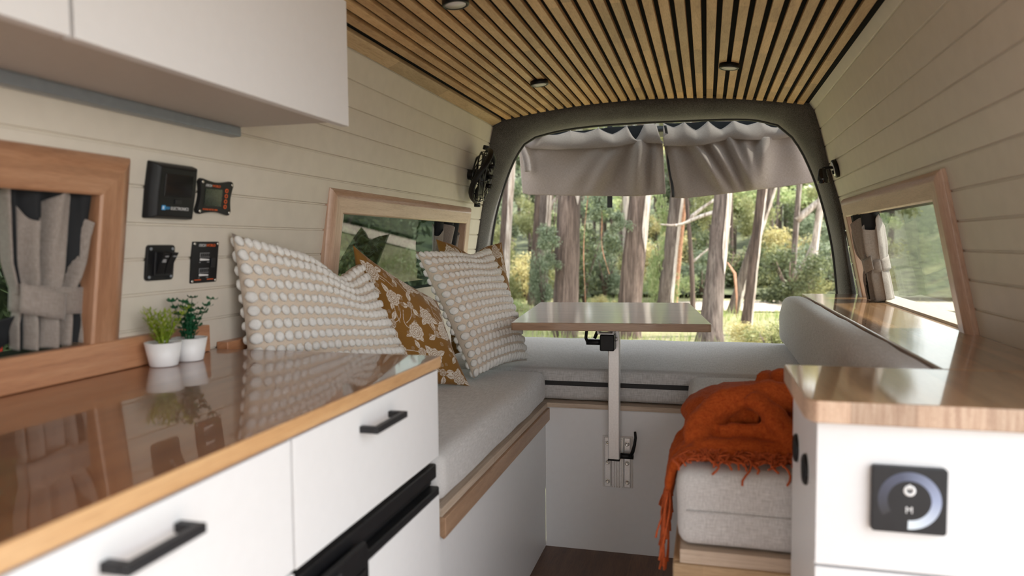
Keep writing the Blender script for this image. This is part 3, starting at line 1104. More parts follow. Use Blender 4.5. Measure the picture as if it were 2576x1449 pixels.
text('M', .0115, Md, (0, -.0155, .0102), M['white_ink'], t, 'icon', 'CENTER')
for (y, z, lab) in ((1.185, .634, 'black round catch on the side of the dimmer cabinet, nearer the throw'), (1.078, .633, 'black round catch on the side of the dimmer cabinet, nearer the cabinet front')):
    t = thing('round_catch', (.1365, y, z), lab, 'catch', 'round catches on the cabinet side')
    MB().lathe([(.0215, 0), (.0215, .003), (.019, .005), (.0165, .003), (0, .0025)], (.1368, y, z), (-1, 0, 0), segs=32).build('rim', M['black'], t)
    MB().box((.1315, y - .003, z - .013), (.1345, y + .003, z + .013)).build('pull_tab', M['blackmatt'], t, bevel=.001)

# ------------------------------------------------------------------ swivel table
TZ = .731
t = thing('swivel_table', (-.26, 2.2, .3), 'timber topped table on an aluminium post clamped to the white bench panel', 'table')
ca, sa = math.cos(math.radians(6.0)), math.sin(math.radians(6.0))
Mt = Matrix(((ca, -sa, 0, -.292), (sa, ca, 0, 2.352), (0, 0, 1, TZ - .022), (0, 0, 0, 1)))
mb = MB(Mt)
mb.prism([(x, y, 0) for (x, y) in rrect(.543, .715, .008, 4)], (0, 0, .022), grain=(1, 0, 0))
mb.build('table_top', M['table'], t, bevel=.002)
MB().box((-.2805, 2.170, .302), (-.2465, 2.2005, .7085)).build('post', M['steel'], t, bevel=.003, bseg=3)
MB().box((-.2812, 2.1695, .298), (-.2458, 2.201, .3035)).build('post_foot', M['black'], t, bevel=.001)
mb = MB().box((-.3025, 2.2115, .205), (-.2105, 2.2145, .364))
bp = mb.build('wall_plate', M['white_in'], t, bevel=.001)
mb = MB()
for (x0, x1) in ((-.298, -.274), (-.239, -.215)):
    mb.prism([(x0, 2.2115, .209), (x0 + .004, 2.2045, .209), (x1 - .004, 2.2045, .209), (x1, 2.2115, .209)], (0, 0, .151))
mb.box((-.274, 2.2095, .209), (-.239, 2.2115, .36))
for q in range(4):
    mb.box((-.2705 + q * .0078, 2.2025, .206), (-.2665 + q * .0078, 2.2095, .355))
rl = mb.build('rail_plate', M['steel'], t, bevel=.0008, bseg=1)
for x in (-.286, -.227):
    for z in (.343, .284, .225):
        bt = MB().lathe([(.0070, 0), (.0070, .0015), (.0045, .002), (.0035, .0008), (0, .0006)], (x, 2.2045, z), (0, -1, 0), segs=20).build('bolt', M['screw'], rl)


def lever(pts, rad, par, hub):
    l = MB().tube(pts, rad, 10, flat=.75).build('lever', M['black'], par)
    MB().tube(hub, .0085, 14).build('lever_hub', M['black'], l)
    return l


lever([(-.214, 2.178, .312), (-.207, 2.175, .330), (-.202, 2.173, .35), (-.199, 2.172, .372), (-.2005, 2.172, .390)], [.007, .0072, .0062, .0056, .0050], t,
      [(-.2445, 2.182, .312), (-.236, 2.182, .312), (-.2355, 2.182, .312), (-.206, 2.182, .312)])
mb = MB()
mb.prism([(-.330, 2.168, .7085), (-.305, 2.168, .7085), (-.300, 2.168, .688), (-.262, 2.168, .688), (-.2575, 2.168, .7085), (-.232, 2.168, .7085), (-.232, 2.168, .7045), (-.252, 2.168, .7045), (-.2585, 2.168, .6835), (-.304, 2.168, .6835), (-.310, 2.168, .7045), (-.330, 2.168, .7045)], (0, -.045, 0))
mb.build('top_bracket', M['white'], t, bevel=.0008)
MB().box((-.298, 2.118, .636), (-.256, 2.1695, .684)).build('clamp_block', M['black'], t, bevel=.004, bseg=3)
MB().tube([(-.256, 2.150, .668), (-.250, 2.150, .668)], .006, 10).build('clamp_bolt', M['steel'], t)
lever([(-.336, 2.145, .655), (-.342, 2.143, .670), (-.340, 2.142, .690), (-.333, 2.141, .703)], [.006, .0065, .006, .0055], t, [(-.298, 2.148, .658), (-.31, 2.148, .658), (-.312, 2.148, .658), (-.341, 2.148, .658)])
MB().tube([(-.318, 2.155, .668), (-.310, 2.155, .688), (-.303, 2.155, .703)], [.005, .005, .004], 8).build('lever_spring', M['black'], t)


# ------------------------------------------------------------------ scatter cushions
def pframe(Cn):
    Cn = [Vector(c) for c in Cn]   # BL, BR, TR, TL seen from the front
    nrm = (Cn[1] - Cn[0] + Cn[2] - Cn[3]).cross(Cn[3] - Cn[0] + Cn[2] - Cn[1]).normalized()
    return Cn, nrm


def psurf(Cn, nrm, T, sag=(0, 0), k=.07):
    def f(u, v, side, lift=0.0):
        uu = u * (1 - k * (1 - v * v))
        vv = v * (1 - k * (1 - u * u))
        a, b_ = (uu + 1) / 2, (vv + 1) / 2
        base = (Cn[0] * (1 - a) + Cn[1] * a) * (1 - b_) + (Cn[3] * (1 - a) + Cn[2] * a) * b_
        tt = T * max(0, 1 - abs(u) ** 2.3) ** .55 * max(0, 1 - abs(v) ** 2.3) ** .55
        tt *= 1 + .10 * noise.noise(Vector((u * 1.6 + Cn[0].x * 9, v * 1.6, Cn[0].y * 9)))
        p = base + nrm * ((tt + lift) if side > 0 else -(tt * .5 + lift))
        p.z -= sag[0] * math.exp(-((u - sag[1]) / .34) ** 2) * ((v + 1) / 2) ** 3
        return p
    return f


def tufted(Cn, T, label, sag=(0, 0), rows=15, cols=21):
    Cn, nrm = pframe(Cn)
    f = psurf(Cn, nrm, T, sag)
    c = (Cn[0] + Cn[1]) / 2
    t = thing('scatter_cushion', c, label, 'cushion', 'scatter cushions on the bench')
    mb = MB()
    for s in (1, -1):
        mb.grid(lambda u, v: f(u * 2 - 1, v * 2 - 1, s), 40, 40, su=.42, sv=.42, flip=(s < 0))
    weld(mb.build('cover', M['tuft_base'], t))
    mb = MB()
    r = random.Random(2)
    for s in (1, -1):
        for j in range(rows):
            v = -1 + (j + .5) * 2 / rows
            for i in range(cols):
                u = -1 + (i + .5) * 2 / cols
                e = .02
                p = f(u, v, s)
                du = (f(min(.999, u + e), v, s) - f(max(-.999, u - e), v, s)) / (2 * e)
                dv = (f(u, min(.999, v + e), s) - f(u, max(-.999, v - e), s)) / (2 * e)
                nn = du.cross(dv).normalized() * s
                j1 = r.uniform(.9, 1.1)
                b0 = len(mb.v)
                mb.ell(p + nn * .0025, [du * (.42 * 2 / cols) * j1, dv * (.365 * 2 / rows) * j1, nn * .0092], 12, 8)
                for q in range(b0, len(mb.v)):
                    w = mb.v[q] - p
                    k = 1.10 * (1 - .35 * (abs(w.dot(nn)) / .012) ** 2)
                    mb.v[q] = p + w * (k + r.uniform(-.09, .09))
    mb.build('tuft', M['tuft'], t)
    return t


tufted([(-.900, 1.288, .572), (-.715, 1.775, .566), (-.855, 1.72, .905), (-.922, 1.288, .976)], .062, 'big cream tufted cushion nearest the potted plants', (.045, .45), 14, 22)
tufted([(-.640, 1.985, .566), (-.565, 2.320, .568), (-.700, 2.335, .935), (-.822, 2.010, .930)], .075, 'small cream tufted cushion further along the bench, just left of the table', (.012, .3), 15, 19)

# mustard floral print drawn into a colour attribute
FN = 300
mfl, nt, b = newmat('mustard_floral')
ca_ = nd(nt, 'ShaderNodeVertexColor', {'layer_name': 'print'})
sp = nt.nodes.new('ShaderNodeSeparateColor')
nt.links.new(ca_.outputs[0], sp.inputs[0])
v = mapping(nt, 'UV', (700, 700, 1))
n1 = nd(nt, 'ShaderNodeTexNoise', None, Vector=v, Scale=1.0, Detail=2.0)
basec = ramp(nt, n1.outputs[0], [(0.3, (0.20, 0.094, 0.018)), (0.7, (0.285, 0.142, 0.030))])
nt.links.new(mixc(nt, sp.outputs[0], basec, (0.72, 0.66, 0.58)), b.inputs['Base Color'])
b.inputs['Roughness'].default_value = 0.85
b.inputs['Sheen Weight'].default_value = 0.2
b.inputs['Specular IOR Level'].default_value = 0.2
bump(nt, b, n1.outputs[0], 0.2, 0.0006)


def floral(seed):
    r = random.Random(seed)
    g = np.linspace(0, .42, FN + 1)
    X, Y = np.meshgrid(g, g)
    A = np.zeros_like(X)

    def stem(p0, p1, bend):
        t_ = np.linspace(0, 1, 40)
        px = p0[0] + (p1[0] - p0[0]) * t_ - (p1[1] - p0[1]) * bend * np.sin(PI * t_)
        py = p0[1] + (p1[1] - p0[1]) * t_ + (p1[0] - p0[0]) * bend * np.sin(PI * t_)
        for a, b2 in zip(px, py):
            A[((X - a) ** 2 + (Y - b2) ** 2) < .0014 ** 2] = .8

    def leaf(cx, cy, L, W, th):
        dx, dy = X - cx, Y - cy
        u = dx * math.cos(th) + dy * math.sin(th)
        w = -dx * math.sin(th) + dy * math.cos(th)
        prof = W * np.clip(1 - np.abs(2 * u / L - 1) ** 1.8, 0, 1) * (.55 + .45 * np.sin(np.clip(u / L, 0, 1) * PI))
        ins = (u > 0) & (u < L) & (np.abs(w) < prof)
        A[ins] = .95
        vein = ins & ((np.abs(w) < .0009) | ((np.abs(np.mod(u - np.abs(w) * 1.2, .0085)) < .0018) & (np.abs(w) < prof * .8) & (w > 0)))
        A[vein] = .12

    def flower(cx, cy, R_, n_, ph):
        dx, dy = X - cx, Y - cy
        rr = np.hypot(dx, dy)
        th = np.arctan2(dy, dx) + ph
        for k, fr in enumerate((1.0, .74, .48, .24)):
            rho = R_ * fr * (.86 + .14 * np.abs(np.sin(n_ * th / 2 + k * .9)))
            A[rr < rho] = .96
            A[(np.abs(rr - rho) < .0011) & (rr < R_)] = .12 if k else .3
            vein = (np.mod(th * n_ * 2.5 / (2 * PI) + k * .3, 1) < .16) & (rr < rho * .93) & (rr > rho * .60)
            A[vein] = .2

    cells = []
    for j in range(5):
        for i in range(5):
            cells.append(((i + .5 + r.uniform(-.28, .28)) * .42 / 5, (j + .5 + r.uniform(-.28, .28)) * .42 / 5))
    for k, (cx, cy) in enumerate(cells):
        th = r.uniform(0, 2 * PI)
        stem((cx, cy), (cx + .085 * math.cos(th), cy + .085 * math.sin(th)), r.uniform(-.4, .4))
    for k, (cx, cy) in enumerate(cells):
        th = r.uniform(0, 2 * PI)
        for q in range(3):
            a = th + q * 2.1 + r.uniform(-.4, .4)
            leaf(cx + .012 * math.cos(a), cy + .012 * math.sin(a), r.uniform(.034, .052), r.uniform(.008, .012), a)
        big = k % 2 == 0
        flower(cx, cy, r.uniform(.028, .037) if big else r.uniform(.014, .019), 9 if big else 5, th)
        for q in range(2):
            a = r.uniform(0, 2 * PI)
            flower(cx + .041 * math.cos(a), cy + .041 * math.sin(a), r.uniform(.006, .009), 5, a)
    return A


def mustard(Cn, T, label, seed, sag=(0, 0)):
    Cn, nrm = pframe(Cn)
    f = psurf(Cn, nrm, T, sag, .10)
    t = thing('scatter_cushion', (Cn[0] + Cn[1]) / 2, label, 'cushion', 'scatter cushions on the bench')
    mb = MB().grid(lambda u, v: f(u * 2 - 1, v * 2 - 1, 1), FN, FN, su=.42, sv=.42)
    o = mb.build('front_cover', mfl, t)
    A = floral(seed)
    at = o.data.color_attributes.new('print', 'FLOAT_COLOR', 'POINT')
    flat = np.ones((A.size, 4), np.float32)
    flat[:, :3] = A.reshape(-1, 1)
    at.data.foreach_set('color', flat.ravel())
    mb = MB().grid(lambda u, v: f(u * 2 - 1, v * 2 - 1, -1), 40, 40, su=.42, sv=.42, flip=True)
    o = mb.build('back_cover', mfl, t)
    return t


mustard([(-.86, 1.700, .570), (-.625, 1.905, .560), (-.735, 1.950, .790), (-.898, 1.765, .950)], .060, 'mustard floral cushion wedged between the two cream tufted cushions', 21)
mustard([(-.84, 2.36, .570), (-.625, 2.56, .570), (-.715, 2.56, .955), (-.905, 2.40, .968)], .062, 'mustard floral cushion peeping out behind the small cream tufted cushion', 5, (.03, 0))

# ------------------------------------------------------------------ rust throw
t = thing('throw_blanket', (.08, 1.45, .56), 'rust orange wool throw with tassels, bunched on the seat cushion end', 'blanket')
mb = MB()


def sm(pts, n_=24):
    return [tuple(p) for p in resample(pts, n_)]


def roll(pts, r0, r1=None, flat=1.0, segs=16):
    q = sm(pts)
    r1 = r1 if r1 else r0
    rad = [(r0 + (r1 - r0) * i / (len(q) - 1)) * (1 + .10 * math.sin(i * .9 + r0 * 300)) for i in range(len(q))]
    mb.tube(q, rad, segs, flat=flat)


mb.ell((.11, 1.57, .598), [(.16, 0, 0), (0, .15, 0), (0, 0, .062)], 24, 14)
roll([(-.016, 1.375, .584), (-.014, 1.395, .612), (.015, 1.42, .640), (.06, 1.435, .656), (.11, 1.445, .662), (.16, 1.45, .655), (.22, 1.44, .635)], .022, .034, .8)
roll([(-.01, 1.40, .590), (.02, 1.45, .612), (.06, 1.49, .628), (.12, 1.50, .63), (.2, 1.5, .62)], .034, .045)
roll([(.085, 1.425, .660), (.115, 1.395, .640), (.145, 1.378, .610), (.175, 1.368, .585), (.22, 1.362, .57)], .024, .034, .7)
roll([(-.020, 1.366, .580), (.03, 1.358, .583), (.09, 1.362, .581), (.15, 1.366, .577), (.22, 1.37, .574)], .020, .024, .8)
roll([(.025, 1.388, .604), (.07, 1.386, .609), (.11, 1.388, .604), (.15, 1.38, .592)], .012, .015)
roll([(.02, 1.43, .612), (.06, 1.438, .622), (.10, 1.43, .618)], .020, .020)
roll([(.12, 1.61, .655), (.17, 1.55, .668), (.23, 1.50, .660)], .026, .032)
roll([(-.02, 1.50, .575), (.04, 1.56, .59), (.12, 1.62, .60)], .032, .04)
roll([(-.02, 1.338, .566), (.06, 1.342, .567), (.14, 1.345, .567), (.22, 1.35, .567)], .009, .009)
for (y, zz) in ((1.335, .50), (1.36, .478), (1.39, .470), (1.42, .480), (1.45, .49), (1.48, .50), (1.51, .51)):
    roll([(-.005, y + .01, .574), (-.034, y + .004, .571), (-.054, y, .548), (-.061, y - .004, .52), (-.064, y - .006, zz)], .013, .009, 1.0, 10)
o = mb.build('cloth', M['throw'], t, remesh=.0045)
md = o.modifiers.new('sm', 'SMOOTH')
md.factor = .5
md.iterations = 6
tx = bpy.data.textures.new('wool', 'CLOUDS')
tx.noise_scale = .035
tx.noise_depth = 3
md = o.modifiers.new('dp', 'DISPLACE')
md.texture = tx
md.strength = .010
md.mid_level = .5
mb = MB()
r = random.Random(11)
for k in range(64):
    y = 1.325 + .20 * (k / 63) + r.uniform(-.006, .006)
    zt = .50 + r.uniform(-.01, .02)
    L = r.uniform(.08, .15) * (1.0 if k < 30 else .8)
    pts = []
    a0, w = r.uniform(0, 6), r.uniform(.002, .005)
    lean = r.uniform(-.018, -.002)
    for q in range(9):
        s = q / 8
        pts.append((-.064 + lean * s + w * math.sin(a0 + s * 5), y - .012 * s + w * math.cos(a0 + s * 4), zt - L * s))
    mb.tube(pts, [.0017] * 8 + [.0022], 6)
for k in range(70):
    x0 = -.03 + .25 * (k / 69)
    y0, z0 = 1.343 + r.uniform(-.006, .008), .570
    pts = []
    n_ = 12
    L = r.uniform(.03, .055) if k % 3 else r.uniform(.055, .08)
    ax = r.uniform(-1, 1)
    lo = r.uniform(.004, .013)
    for q in range(n_):
        s = q / (n_ - 1)
        yy = y0 - L * s + lo * .5 * math.sin(s * 7 + k)
        xx = x0 + ax * .03 * s + lo * math.sin(s * 8 + k * 1.7)
        zz = .5665 + .010 * abs(math.sin(s * 6 + k)) * (1 - s * .5) + .006 * (1 - s)
        if yy < 1.296:
            zz -= (1.296 - yy) ** 2 * 22
        pts.append((xx, yy, zz))
    mb.tube(pts, .0019, 6)
o = mb.build('fringe', M['fringe'], t)
o['kind'] = 'stuff'


# ------------------------------------------------------------------ clip fan, reading lamp, ceiling lights
fc = Vector((-.845, 2.76, 1.212))
fa = Vector((.955, .20, -.16)).normalized()
fu = Vector((.28, .1, .95))
fu = (fu - fa * fu.dot(fa)).normalized()
fv = fa.cross(fu)
t = thing('clip_fan', fc - Vector((0, 0, .1)), 'small black clip on fan on the wall beside the hatch surround', 'fan')


def ring(mb, c, rad, r, n_=40):
    pts = [c + (fu * math.cos(2 * PI * i / n_) + fv * math.sin(2 * PI * i / n_)) * rad for i in range(n_ + 1)]
    mb.tube(pts, r, 8, caps=False)


mb = MB()
for (h, rad) in ((-.030, .072), (-.016, .093), (0.0, .098), (.018, .090), (.028, .060), (.031, .030)):
    ring(mb, fc + fa * h, rad, .003)
for k in range(10):
    a = 2 * PI * k / 10
    d = fu * math.cos(a) + fv * math.sin(a)
    mb.tube([fc + fa * -.040 + d * .025, fc + fa * -.030 + d * .072, fc + fa * -.014 + d * .094, fc + d * .099, fc + fa * .018 + d * .091, fc + fa * .030 + d * .05, fc + fa * .032 + d * .012], .0022, 6)
mb.build('cage', M['gloss_black'], t)
mb = MB()
for k in range(4):
    a = 2 * PI * k / 4 + .3

    def bl(u, v, a=a):
        rr = .016 + .068 * u
        aa = a + (v - .5) * (1.1 - .2 * u)
        return fc + (fu * math.cos(aa) + fv * math.sin(aa)) * rr + fa * (.012 * (v - .5) * 2)
    mb.grid(bl, 8, 8)
mb.build('blade', M['black'], t, solid=.0015)
MB().lathe([(.0, -.072), (.016, -.072), (.019, -.066), (.021, -.036), (.026, -.030), (.026, .004), (.014, .010), (0, .010)], fc, fa, segs=28).build('motor', M['black'], t, bevel=.001)
mb = MB()
for s in (-1, 1):
    pts = [fc + fu * (.108 * math.cos(b2)) + fa * (s * .0 + .026 * math.sin(2 * b2)) + fv * (.112 * math.sin(b2) * s) for b2 in np.linspace(.0, PI, 18)]
    mb.tube(pts, .0115, 8, flat=.35)
mb.build('yoke', M['black'], t)
for s in (1, -1):
    MB().tube([fc + fu * (s * .104) - fa * .004, fc + fu * (s * .120) - fa * .002], .0125, 16).build('knob', M['black'], t, bevel=.0015)
for s in (.35, -.05, -.4):
    MB().tube([fc + fa * .03 + fv * .06 + fu * (.1 * s), fc + fa * .045 + fv * .075 + fu * (.1 * s)], .009, 10).build('clip_jaw', M['black'], t)

Ml = wall_frame(RP, 1, 2.845, 1.209)
t = thing('reading_lamp', Ml.translation, 'small black reading lamp with a cone shade on the wall beside the hatch', 'lamp')
MB(Ml).lathe([(.0325, 0), (.0325, .011), (.030, .0135), (0, .0135)], (0, 0, 0), segs=36).build('base', M['black'], t)
MB(Ml).lathe([(.0265, .0134), (.0265, .0142), (0, .0142)], (0, 0, 0), segs=30).build('face_plate', M['steel'], t)
o_ = Ml @ Vector((.0, .006, .012))
e_ = o_ + Vector((-.038, -.012, -.006))
MB().tube([o_, (o_ + e_) / 2 + Vector((0, 0, .002)), e_], .0055, 10).build('arm', M['black'], t)
MB().lathe([(.010, -.006), (.013, 0), (.0185, .028), (.0195, .046), (.0175, .046), (.014, .012), (0, .010)], e_ + Vector((0, 0, -.004)), Vector((.10, .05, -1)), segs=28).build('shade', M['gloss_black'], t)
MB(Ml).box((-.004, -.018, .0142), (.004, -.004, .020)).build('switch', M['black'], t, bevel=.001)

for (x, y, lab) in ((-.547, 1.593, 'round black rimmed ceiling light nearest the overhead cabinet'), (-.549, 2.457, 'round black rimmed ceiling light above the bench with the scatter cushions'), (.0645, 2.402, 'round black rimmed ceiling light nearest the boarded wall with the reading lamp')):
    zt = zc(x) + .001
    s = -2 * .054 * (x + .235) / .59 ** 2
    ax = Vector((s, 0, -1)).normalized()
    t = thing('ceiling_light', (x, y, zt - .016), lab, 'light', 'ceiling lights')
    MB().lathe([(.0305, 0), (.0305, .013), (.029, .0145), (.0245, .0145), (.0245, .0125), (0, .0125)], (x, y, zt), ax, segs=44).build('rim', M['black'], t)
    MB().lathe([(.0243, .0), (.0243, .0012), (0, .0016)], (x, y, zt - .0126), ax, segs=40).build('diffuser', M['lamp'], t)


# ------------------------------------------------------------------ curtains on the raised tailgate
YC = 3.45


def rear_curtain(name, label, xl, xr, zb, hooks, dips, folds, band, seed):
    """xl/xr: functions of v (0 top,1 bottom); zb: bottom z of u; hooks: u positions; folds: list of (u0,u1,width,amp)"""
    t = thing(name, ((xl(0) + xr(0)) / 2, YC, 1.14), label, 'curtain', 'curtains on the raised tailgate')

    def ztop(u):
        x = xl(0) + (xr(0) - xl(0)) * u
        base = np.interp(x, TOPX, TOPZ)
        d = 0
        for a, b2 in zip(hooks[:-1], hooks[1:]):
            if a <= u <= b2:
                s = (u - a) / (b2 - a)
                dd = dips[hooks.index(a)]
                d = 1.5 * dd * (1 - abs(2 * s - 1) ** 1.3)
        return float(base) - d

    def lin(u, v):
        zt_ = ztop(u)
        zbd = band(u)
        if v < .30:
            s = v / .30
            z = zt_ + (zbd - zt_) * s
            y = -.034 * math.sin(min(1, s * 1.05) * PI * .62) - .010 * math.sin(u * 19 + seed) * s
            vv = s * .25
        elif v < .36:
            s = (v - .30) / .06
            z = zbd + .018 * s
            y = -.032 + .030 * s - .010 * math.sin(u * 19 + seed) * (1 - s)
            vv = .25
        else:
            s = (v - .36) / .64
            z = (zbd + .018) + (zb(u) - zbd - .018) * s
            y = -.004
            rs = math.sin(PI * min(1, .10 + s * .86)) ** .8
            for (ua, ub, wd, am) in folds:
                uc = ua + (ub - ua) * s ** .8
                q = abs(u - uc) / wd
                y -= 1.35 * am * math.exp(-q ** 2 * .5) * rs
            y += .003 * noise.noise(Vector((u * 6, s * 4, seed)))
            vv = .25 + .75 * s
        x = xl(vv) + (xr(vv) - xl(vv)) * u
        return (x, YC + y, z)
    mb = MB().grid(lin, 110, 64, su=.65, sv=.35)
    mb.build('cloth', M['curtain_thin'], t, solid=.0012)
    lm = MB().grid(lambda u, v: (xl(0) + (xr(0) - xl(0)) * u, YC + .012 + .004 * math.sin(u * 30), (np.interp(xl(0) + (xr(0) - xl(0)) * u, TOPX, TOPZ) + .002 - .25 * (ztop(u) * 0 + 0) - .004 * abs(math.sin(u * 9))) * (1 - v) + (band(u) + .005) * v), 40, 4)
    lm.build('lining', M['lining'], t)
    for u in hooks:
        x = xl(0) + (xr(0) - xl(0)) * u
        z = float(np.interp(x, TOPX, TOPZ))
        MB().tube([(x, YC - .002, z - .004), (x, YC - .003, z + .006), (x + .002, YC - .002, z + .011), (x + .004, YC, z + .006)], .0016, 6).build('hook', M['hook'], t)
    return t


TOPX = [-0.8846, -0.8404, -0.7851, -0.6856, -0.4976, -0.2212, 0.0, 0.1659, 0.2764, 0.3649, 0.4644]
TOPZ = [1.431, 1.4498, 1.4631, 1.4741, 1.483, 1.4929, 1.4918, 1.4874, 1.4741, 1.431, 1.337]


def pw(xs, ys):
    return lambda u: float(np.interp(u, xs, ys))


t = rear_curtain('hatch_curtain', 'taupe curtain on the raised hatch, hanging above the scatter cushions', pw([0, .25, 1], [-0.8846, -0.8736, -0.8537]), pw([0, .25, 1], [-0.2267, -0.1968, -0.1802]),
                 pw([0, .05, .4, .8, 1], [1.1911, 1.1822, 1.1723, 1.1634, 1.1712]), [0.03, .2, .4, .6, .8, .92, 1.0], [.012, .008, .010, .022, .045, .0], [(.74, .50, .045, .034), (.86, .80, .035, .040), (.965, .93, .022, .026), (.62, .34, .06, .018), (.15, .10, .06, .010)],
                 pw([0, .1, .3, .7, .85, 1], [1.42, 1.3978, 1.3868, 1.3879, 1.4056, 1.3945]), 1.0)
mb = MB().grid(lambda u, v: (-.880 + .033 * u + .046 * v + .013 * math.sin(v * 3), YC - .055 + .012 * math.sin(u * 3), 1.438 - .150 * v), 6, 14, su=.03, sv=.13)
mb.build('tie_strap', M['curtain'], t, solid=.0015)
t = rear_curtain('hatch_curtain', 'taupe curtain on the raised hatch, hanging beside the reading lamp wall', pw([0, .25, 1], [-0.1935, -0.1902, -0.1548]), pw([0, .25, 1], [0.3516, 0.3892, 0.4589]),
                 pw([0, .1, .45, .8, 1], [1.1535, 1.149, 1.1689, 1.1911, 1.2065]), [0.0, .17, .36, .56, .77, .95], [.014, .026, .026, .014, .016], [(.06, .08, .035, .018), (.22, .38, .030, .040), (.34, .48, .026, .036), (.48, .56, .026, .034), (.60, .58, .030, .034), (.76, .62, .045, .046), (.95, .92, .05, .012)],
                 pw([0, .12, .3, .5, .62, .8, 1], [1.3835, 1.3813, 1.379, 1.4056, 1.3945, 1.3923, 1.4056]), 2.0)
mb = MB().grid(lambda u, v: (-.189 + .012 * u + .034 * v + .003 * math.sin(v * 9), YC - .012 - .030 * max(0, 1 - v * 4), 1.475 - .320 * v), 2, 20)
mb.build('edge_tape', M['blackmatt'], t, solid=.001)
# raised tailgate
t = thing('tailgate', (-.2, 3.15, 1.47), 'raised rear tailgate with tinted glass seen above the curtains', 'tailgate')


def tg(u, v, off=0.0):
    w = .66 - .10 * v
    return Vector((-.2 + (u - .5) * 2 * w, 3.12 + v * 1.05, 1.515 + .03 * v + .014 * math.sin(v * PI) - .06 * (2 * u - 1) ** 4 + off))


mb = MB()
for (u0, u1, v0, v1) in ((0, 1, 0, .16), (0, .07, .16, .82), (.93, 1, .16, .82), (0, 1, .82, 1.0)):
    mb.grid(lambda u, v: tg(u0 + (u1 - u0) * u, v0 + (v1 - v0) * v), 10, 8)
mb.build('frame', M['charcoal'], t, solid=.03)
MB().grid(lambda u, v: tg(.06 + .88 * u, .15 + .68 * v, .004), 16, 10).build('rear_glass', M['glass_dark'], t)
MB().tube([(-.92, YC + .003, 1.392), (-.55, YC + .003, 1.399), (-.19, YC - .010, 1.400), (.055, YC - .010, 1.410), (.42, YC + .003, 1.394)], .0016, 6).build('curtain_cord', M['hook'], t)
MB().tube([(x, YC + .002, z + .011) for x, z in zip(TOPX[1:-2], TOPZ[1:-2])], .0018, 6).build('curtain_rail', M['steel'], t)
mb = MB().box((-.476, 3.66, 1.124), (-.451, 3.664, 1.535))
tag(mb.build('pull_strap', M['blackmatt']), 'black webbing strap hanging below the hatch curtain above the table', 'strap')


# ------------------------------------------------------------------ tied back window curtains
def tied(name, label, Mx, w_top, w_tie, w_bot, z_top, z_tie, z_bot, pleats, dn, nc, seed, tab=1, drape=0):
    """a gathered bundle built in the window's own frame: a across, b up, n into the van (n=0 on the wall face)"""
    t = thing(name, Mx @ Vector((0, z_bot, -.03)), label, 'curtain')
    H = z_top - z_bot

    def width(z):
        zz = [z_bot, z_bot + .5 * (z_tie - z_bot), z_tie, z_tie + .35 * (z_top - z_tie), z_top]
        return float(np.interp(z, zz, [w_bot, w_bot * 1.04, w_tie, w_tie + .6 * (w_top - w_tie), w_top])) / 2

    def fn(k, cut, zt):
        def g(u, v):
            z = z_bot + (zt - z_bot) * v
            th = 2 * PI * u
            if cut:
                z -= cut * (.5 + .5 * math.sin(pleats * th * .5 + seed * 3)) * max(0, (v - .72) / .28)
            near = math.exp(-((z - z_tie) / .024) ** 2)
            m_ = 1 + (.36 * math.sin(pleats * th + seed + 1.2 * v) + .16 * math.sin(pleats * 1.73 * th + v * 4 + seed)) * (1 - .75 * near)
            w_ = width(z) * k
            bell = .6 + .4 * w_ / max(w_top / 2, .01) if z > z_tie else .75
            return (w_ * math.cos(th) * (1 + .06 * (m_ - 1)), z, nc + dn * k * bell * math.sin(th) * m_ + .016 * (m_ - 1))
        return g
    MB(Mx).grid(fn(1, .045, z_top), 190, 50, su=.5, sv=.3).build('cloth', M['curtain'], t, solid=.0015)
    MB(Mx).grid(fn(.88, 0, z_top + .012), 60, 20, su=.5, sv=.3).build('lining', M['lining'], t)
    hb = .021

    def band(u, v):
        a = 2 * PI * u
        return ((w_tie / 2 + .005) * math.cos(a), z_tie + (v - .5) * 2 * hb - .006 * math.cos(a), nc + (.004 + dn * .95) * math.sin(a))
    b_ = MB(Mx).grid(band, 40, 4, su=.2, sv=.04).build('tieback', M['curtain'], t, solid=.002)
    if tab:
        s = tab
        MB(Mx).grid(lambda u, v: (-s * (w_tie / 2 + .010) + s * u * .066, z_tie + .014 - u * .018 + (v - .5) * .044 * (1 - .1 * u) - .006, nc + dn * .55 + .016 * math.sin(u * 2.2) + .006), 12, 4, su=.06, sv=.04).build('tieback_tab', M['curtain'], b_, solid=.002)
    if drape:
        MB(Mx).grid(lambda u, v: (-w_tie * .30 - drape * u, z_tie - .012 - .01 * u - (z_tie - z_bot - .02) * v - .03 * (1 - v) * u, nc - .004 + .008 * math.sin(u * 9 + v * 3)), 20, 12, su=.1, sv=.1).build('loose_lining', M['lining'], t, solid=.001)
    return t


tied('window_curtain', 'taupe curtain tied back in the side window above the worktop', wall_frame(LP, -1, .905, .91), .185, .112, .112, .125, -.040, -.112, 11, .026, -.024, .6, 1, .10)
tied('window_curtain', 'taupe curtain tied back in the side window behind the scatter cushions', wall_frame(LP, -1, 2.640, .93), .23, .10, .10, .094, -.060, -.12, 7, .026, -.026, 1.4)
tied('window_curtain', 'taupe curtain tied back in the side window above the timber shelf', wall_frame(RP, 1, 2.640, .895), .215, .135, .150, .135, -.020, -.140, 8, .036, -.012, 2.2, -1)
# ------------------------------------------------------------------ the forest outside
def gz(x, y):
    z = -.45
    z += .125 * max(0, min(y, 60) - 19)
    z += .16 * max(0, -x - 9)
    z += .06 * noise.noise(Vector((x * .4, y * .4, 0))) * min(1, max(0, y - 5) / 5)
    return z


